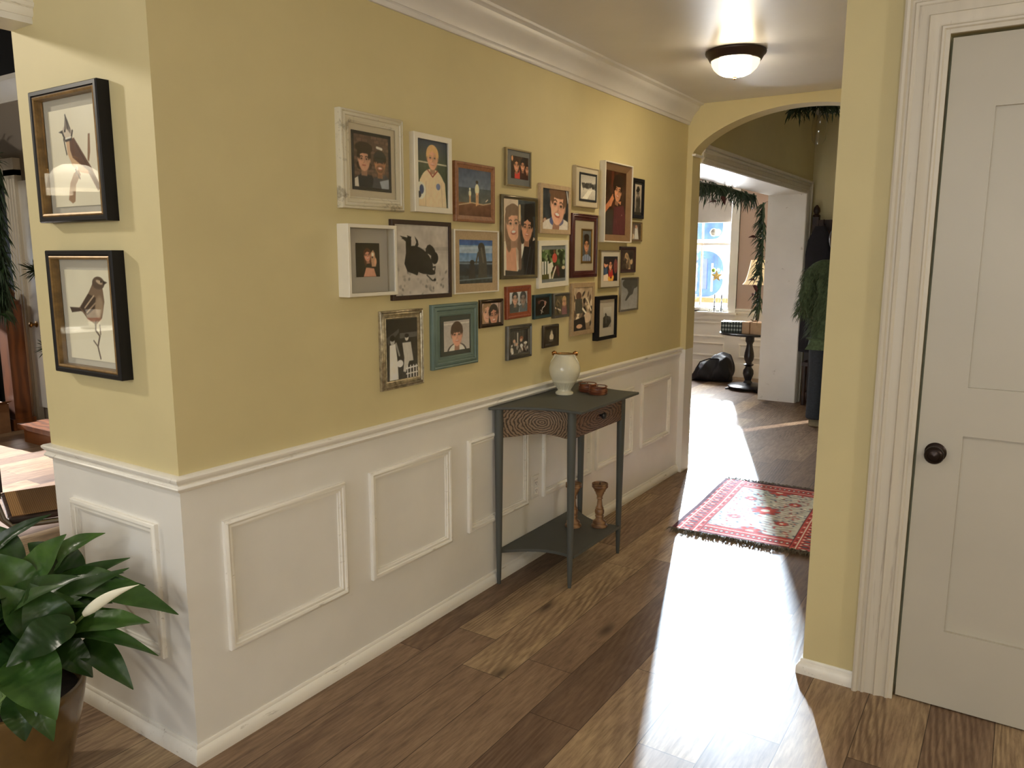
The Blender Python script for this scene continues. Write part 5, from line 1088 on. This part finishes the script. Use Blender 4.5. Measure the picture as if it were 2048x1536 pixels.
# street front across the road, seen through the window
sf = thing('shop_front', 'white shop front across the street with round-cornered blue window', 'building', (-4.3, 16.5, 0))
MB().box(-5, 4.2, 0, .2, 0, 2.75).build('facade', plain('white_stucco', 'eeece8', .8, 0, .04), sf)
def rrect(x0, x1, z0, z1, r, y):
    P = []
    for cx, cz, a0 in ((x1 - r, z1 - r, 0), (x0 + r, z1 - r, 90), (x0 + r, z0 + r, 180), (x1 - r, z0 + r, 270)):
        for i in range(7): a = math.radians(a0 + i * 15); P.append((cx + r * math.cos(a), cz + r * math.sin(a)))
    return P
blue = plain('blue_shop_glass', '6786ad', .15, 0, .35, 3)
for (x0, x1, z0, z1, r), nm in (((-1.1, .47, .62, 1.68, .4), 'shop_window'), ((-1.1, .42, 1.95, 2.5, .22), 'upper_window')):
    P = rrect(x0, x1, z0, z1, r, 0); n = len(P); g = MB(); g.add([(x, -.02, z) for x, z in P] + [(x, .01, z) for x, z in P], [tuple(range(n))] + [(i, (i + 1) % n, n + (i + 1) % n, n + i) for i in range(n)]); g.build(nm, blue, sf)
for i, (x, w_, c) in enumerate(((-.7, .1, 'b8667a'), (-.45, .14, '5f6fa8'), (-.2, .06, 'd9dfe8'), (.0, .1, '7d86b8'), (.2, .05, 'c9d2e0'))):
    MB().box(x, x + w_, -.05, -.02, .75 + .05 * (i % 2), 1.5 - .1 * (i % 3)).build('display_panel', plain('display_cloth_%d' % i, c, .7), sf)
MB().box(-1.3, .7, -.12, 0, .50, .60).build('sill', plain('orange_sill', 'c98a55', .7), sf)
struct('ground', MB().box(-14, 8, 8.9, 24, -.12, -.06), plain('pale_pavement', 'c9c5bd', .8, 0, .1))

# ================================================================== FOYER THINGS
ht = thing('hall_tree', 'dark carved hall tree with hooks against foyer end wall', 'hall tree', (.47, 7.27, 0))
for x in (-.34, .34):
    MB().box(x - .03, x + .03, .06, .12, 0.02, 1.96).build('post', M['darkbrown'], ht)
    MB().lathe([(.03, 1.96), (.04, 1.975), (.02, 1.99), (.035, 2.02), (.03, 2.05), (.01, 2.08), (0, 2.085)], (x, .09, 0), 14).build('finial', M['darkbrown'], ht, True)
g = MB(); g.box(-.31, .31, .075, .105, 1.82, 1.93); g.box(-.31, .31, .075, .105, 1.50, 1.58); g.box(-.31, .31, .08, .10, .46, .56)
for x in (-.2, -.1, 0, .1, .2): g.box(x - .025, x + .025, .082, .098, 1.58, 1.82)
g.build('back_rails', M['darkbrown'], ht)
MB().prism([(-.25, 1.93), (.25, 1.93), (.12, 2.02), (.05, 2.06), (0, 2.12), (-.05, 2.06), (-.12, 2.02)], .08, .1).build('crest', M['darkbrown'], ht)
cr = ht.children[-1]
for v_ in cr.data.vertices: x, y, z = v_.co; v_.co = (x, z, y)
MB().box(-.34, .34, -.16, .12, .42, .46).build('bench_seat', M['darkbrown'], ht)
for x in (-.31, .31): MB().lathe([(.02, 0), (.026, .06), (.018, .12), (.026, .3), (.03, .42)], (x, -.13, 0), 12).build('leg', M['darkbrown'], ht, True)
MB().box(-.31, .31, -.13, .10, .10, .14).build('low_shelf', M['darkbrown'], ht)
for x in (-.24, -.08, .08, .24): MB().tube([(x, .075, 1.88), (x, .02, 1.87), (x, -.01, 1.89), (x, -.015, 1.93)], .006, 6).build('hook', M['darkmetal'], ht, True)
for x, y_, lb in ((-.26, 0, 'dark long coat hanging at the left of the hall tree'), (.07, .01, 'dark long coat hanging at the middle of the hall tree')):
    ct = thing('hanging_coat', lb, 'coat', (.47 + x, 7.27, 1.86), (0, 0, 0), 'dark coats on the hall tree'); g = MB(); rings = []
    for i in range(10):
        s = i / 9; w_ = .05 + .07 * min(1, s * 6) ** .5 + .02 * s; rings.append([(w_ * math.cos(a) * (1 + .08 * math.sin(a * 6 + i)), -.06 + (.02 + .035 * min(1, s * 4)) * math.sin(a), -1.30 * s) for a in [2 * PI * j / 24 for j in range(24)]])
    g.loft(rings).build('cloth', plain('dark_coat_%d' % int(x * 100 + 50), '17151b', .85, 0, .3, 20, .3), ct, True)
um = thing('umbrella', 'closed dark umbrella with curved silver handle standing by the hall tree', 'umbrella', (.235, 7.05, 0))
MB().lathe([(.004, 0), (.006, .06), (.022, .12), (.034, .3), (.026, .62), (.012, .86), (.01, .9)], (0, 0, 0), 14).build('canopy', M['bagcloth'], um, True)
MB().tube([(0, 0, .88), (0, 0, 1.08), (-.035, 0, 1.115), (-.055, 0, 1.16), (-.03, 0, 1.21), (.015, 0, 1.25), (.05, 0, 1.30), (.06, 0, 1.335)], .007, 8).build('handle', M['chrome'], um, True)
# glass lantern with greenery hanging in the foyer
hl = thing('pendant_lantern', 'clear glass foyer pendant trimmed with dark greenery', 'pendant lamp', (.49, 5.6, 2.44))
MB().tube([(0, 0, .30), (0, 0, .56)], .008, 8).build('stem', M['darkmetal'], hl, True)
MB().lathe([(.03, .30), (.055, .25), (.06, .15), (.055, .06), (.03, .02), (.028, .022), (.052, .062), (.057, .15), (.052, .248), (.028, .298)], (0, 0, 0), 24, cap=False).build('glass_shade', M['glass'], hl, True)
garland('greenery', [(-.24, 0, .32), (-.1, .02, .34), (.05, 0, .33), (.14, 0, .30)], .06, 160, hl, M['pine'], (.05, .12), .5, .012, 11)
# person standing in the foyer, back to the camera
pe = thing('person', 'person in shaggy green jacket and dark jeans standing behind the wall end', 'person', (.60, 6.12, 0))
def skinned(name, verts, edges, mat, parent, lv=2):
    me = bpy.data.meshes.new(name); me.from_pydata([v[:3] for v in verts], edges, []); o = bpy.data.objects.new(name, me); COL.objects.link(o); o.parent = parent
    sk = o.modifiers.new('skin', 'SKIN'); sk.use_smooth_shade = True
    for i, v in enumerate(verts):
        d = me.skin_vertices[0].data[i]; d.radius = (v[3], v[4] if len(v) > 4 else v[3]); d.use_root = (i == 0)
    ss = o.modifiers.new('sub', 'SUBSURF'); ss.levels = ss.render_levels = lv; me.materials.append(mat); return o
V = [(0, 0, .96, .10, .07), (0, 0, 1.12, .10, .07), (0, 0, 1.32, .15, .10), (0, .0, 1.45, .10, .075), (0, .01, 1.53, .052, .052), (0, .02, 1.60, .07, .08), (0, .025, 1.69, .078, .095), (0, .02, 1.765, .06, .07),
     (-.09, 0, .86, .085), (-.10, .01, .50, .058), (-.105, -.02, .12, .04), (-.105, .10, .05, .035), (.09, 0, .86, .085), (.10, .02, .50, .058), (.105, .0, .12, .04), (.105, .12, .05, .035),
     (-.17, 0, 1.42, .055), (-.23, .0, 1.15, .042), (-.19, .16, 1.0, .032), (-.17, .22, .98, .028), (.17, 0, 1.42, .055), (.23, 0, 1.15, .042), (.19, .16, 1.0, .032), (.17, .22, .98, .028)]
E_ = [(0, 1), (1, 2), (2, 3), (3, 4), (4, 5), (5, 6), (6, 7), (0, 8), (8, 9), (9, 10), (10, 11), (0, 12), (12, 13), (13, 14), (14, 15), (3, 16), (16, 17), (17, 18), (18, 19), (3, 20), (20, 21), (21, 22), (22, 23)]
skinned('body', V, E_, M['skin'], pe)
J = [(0, 0, 1.0, .168, .13), (-.095, 0, .84, .108), (-.105, .01, .5, .082), (-.108, -.015, .10, .078), (-.108, -.015, .065, .082), (.095, 0, .84, .108), (.105, .02, .5, .082), (.108, .005, .10, .078), (.108, .005, .065, .082), (0, 0, 1.14, .14, .105)]
skinned('jeans', J, [(0, 1), (1, 2), (2, 3), (3, 4), (0, 5), (5, 6), (6, 7), (7, 8), (0, 9)], M['denim'], pe)
C_ = [(0, 0, .90, .195, .155), (0, 0, 1.15, .178, .14), (0, 0, 1.34, .175, .13), (0, .0, 1.47, .11, .09), (-.19, 0, 1.43, .085), (-.25, 0, 1.15, .072), (-.205, .15, 1.01, .06), (.19, 0, 1.43, .085), (.25, 0, 1.15, .072), (.205, .15, 1.01, .06), (0, 0, .83, .195, .155)]
jk = skinned('jacket', C_, [(0, 1), (1, 2), (2, 3), (3, 4), (4, 5), (5, 6), (3, 7), (7, 8), (8, 9), (0, 10)], M['coat'], pe)
g = MB(); q = random.Random(9)   # long shaggy pile of the jacket
for _ in range(2600):
    a = q.uniform(0, 2 * PI); z = q.uniform(.87, 1.50)
    if q.random() < .45:
        sx_ = q.choice((-1, 1)); z = q.uniform(1.02, 1.46); c = Vector((sx_ * (.19 + .06 * (1.46 - z) / .4), .05 * (1.46 - z), z)); d = Vector((math.cos(a), math.sin(a), 0)); base = c + d * .07
    else: d = Vector((math.cos(a), math.sin(a), 0)); base = Vector((.197 * math.cos(a), .156 * math.sin(a), z)) if z < 1.1 else Vector((.178 * math.cos(a), .138 * math.sin(a), z))
    L = q.uniform(.05, .11); tip = base + d * L * .55 + Vector((q.uniform(-.02, .02), q.uniform(-.02, .02), -L * .85)); sd2 = d.cross(Vector((0, 0, 1))) * .004
    md_ = base.lerp(tip, .5) + d * .012
    g.add([base - sd2, base + sd2, md_ + sd2, md_ - sd2, tip], [(0, 1, 2, 3), (3, 2, 4)])
tag(g.build('shaggy_pile', M['coat'], jk), None, None, None, 'stuff')
HP = [(0, -.02, 1.60, .055, .05), (0, -.014, 1.67, .086, .095), (0, -.006, 1.75, .086, .10), (0, .0, 1.80, .058, .068), (0, .0, 1.818, .02, .025)]
skinned('hair', HP, [(0, 1), (1, 2), (2, 3), (3, 4)], M['hair'], pe)
for sx_, yo in ((-.107, -.015), (.107, .005)):
    B_ = [(sx_, yo - .03, .05, .048, .05), (sx_, yo + .06, .045, .047, .043), (sx_, yo + .16, .035, .042, .033), (sx_, yo - .02, .11, .05)]
    skinned('boot', B_, [(0, 1), (1, 2), (0, 3)], M['boot'], pe)
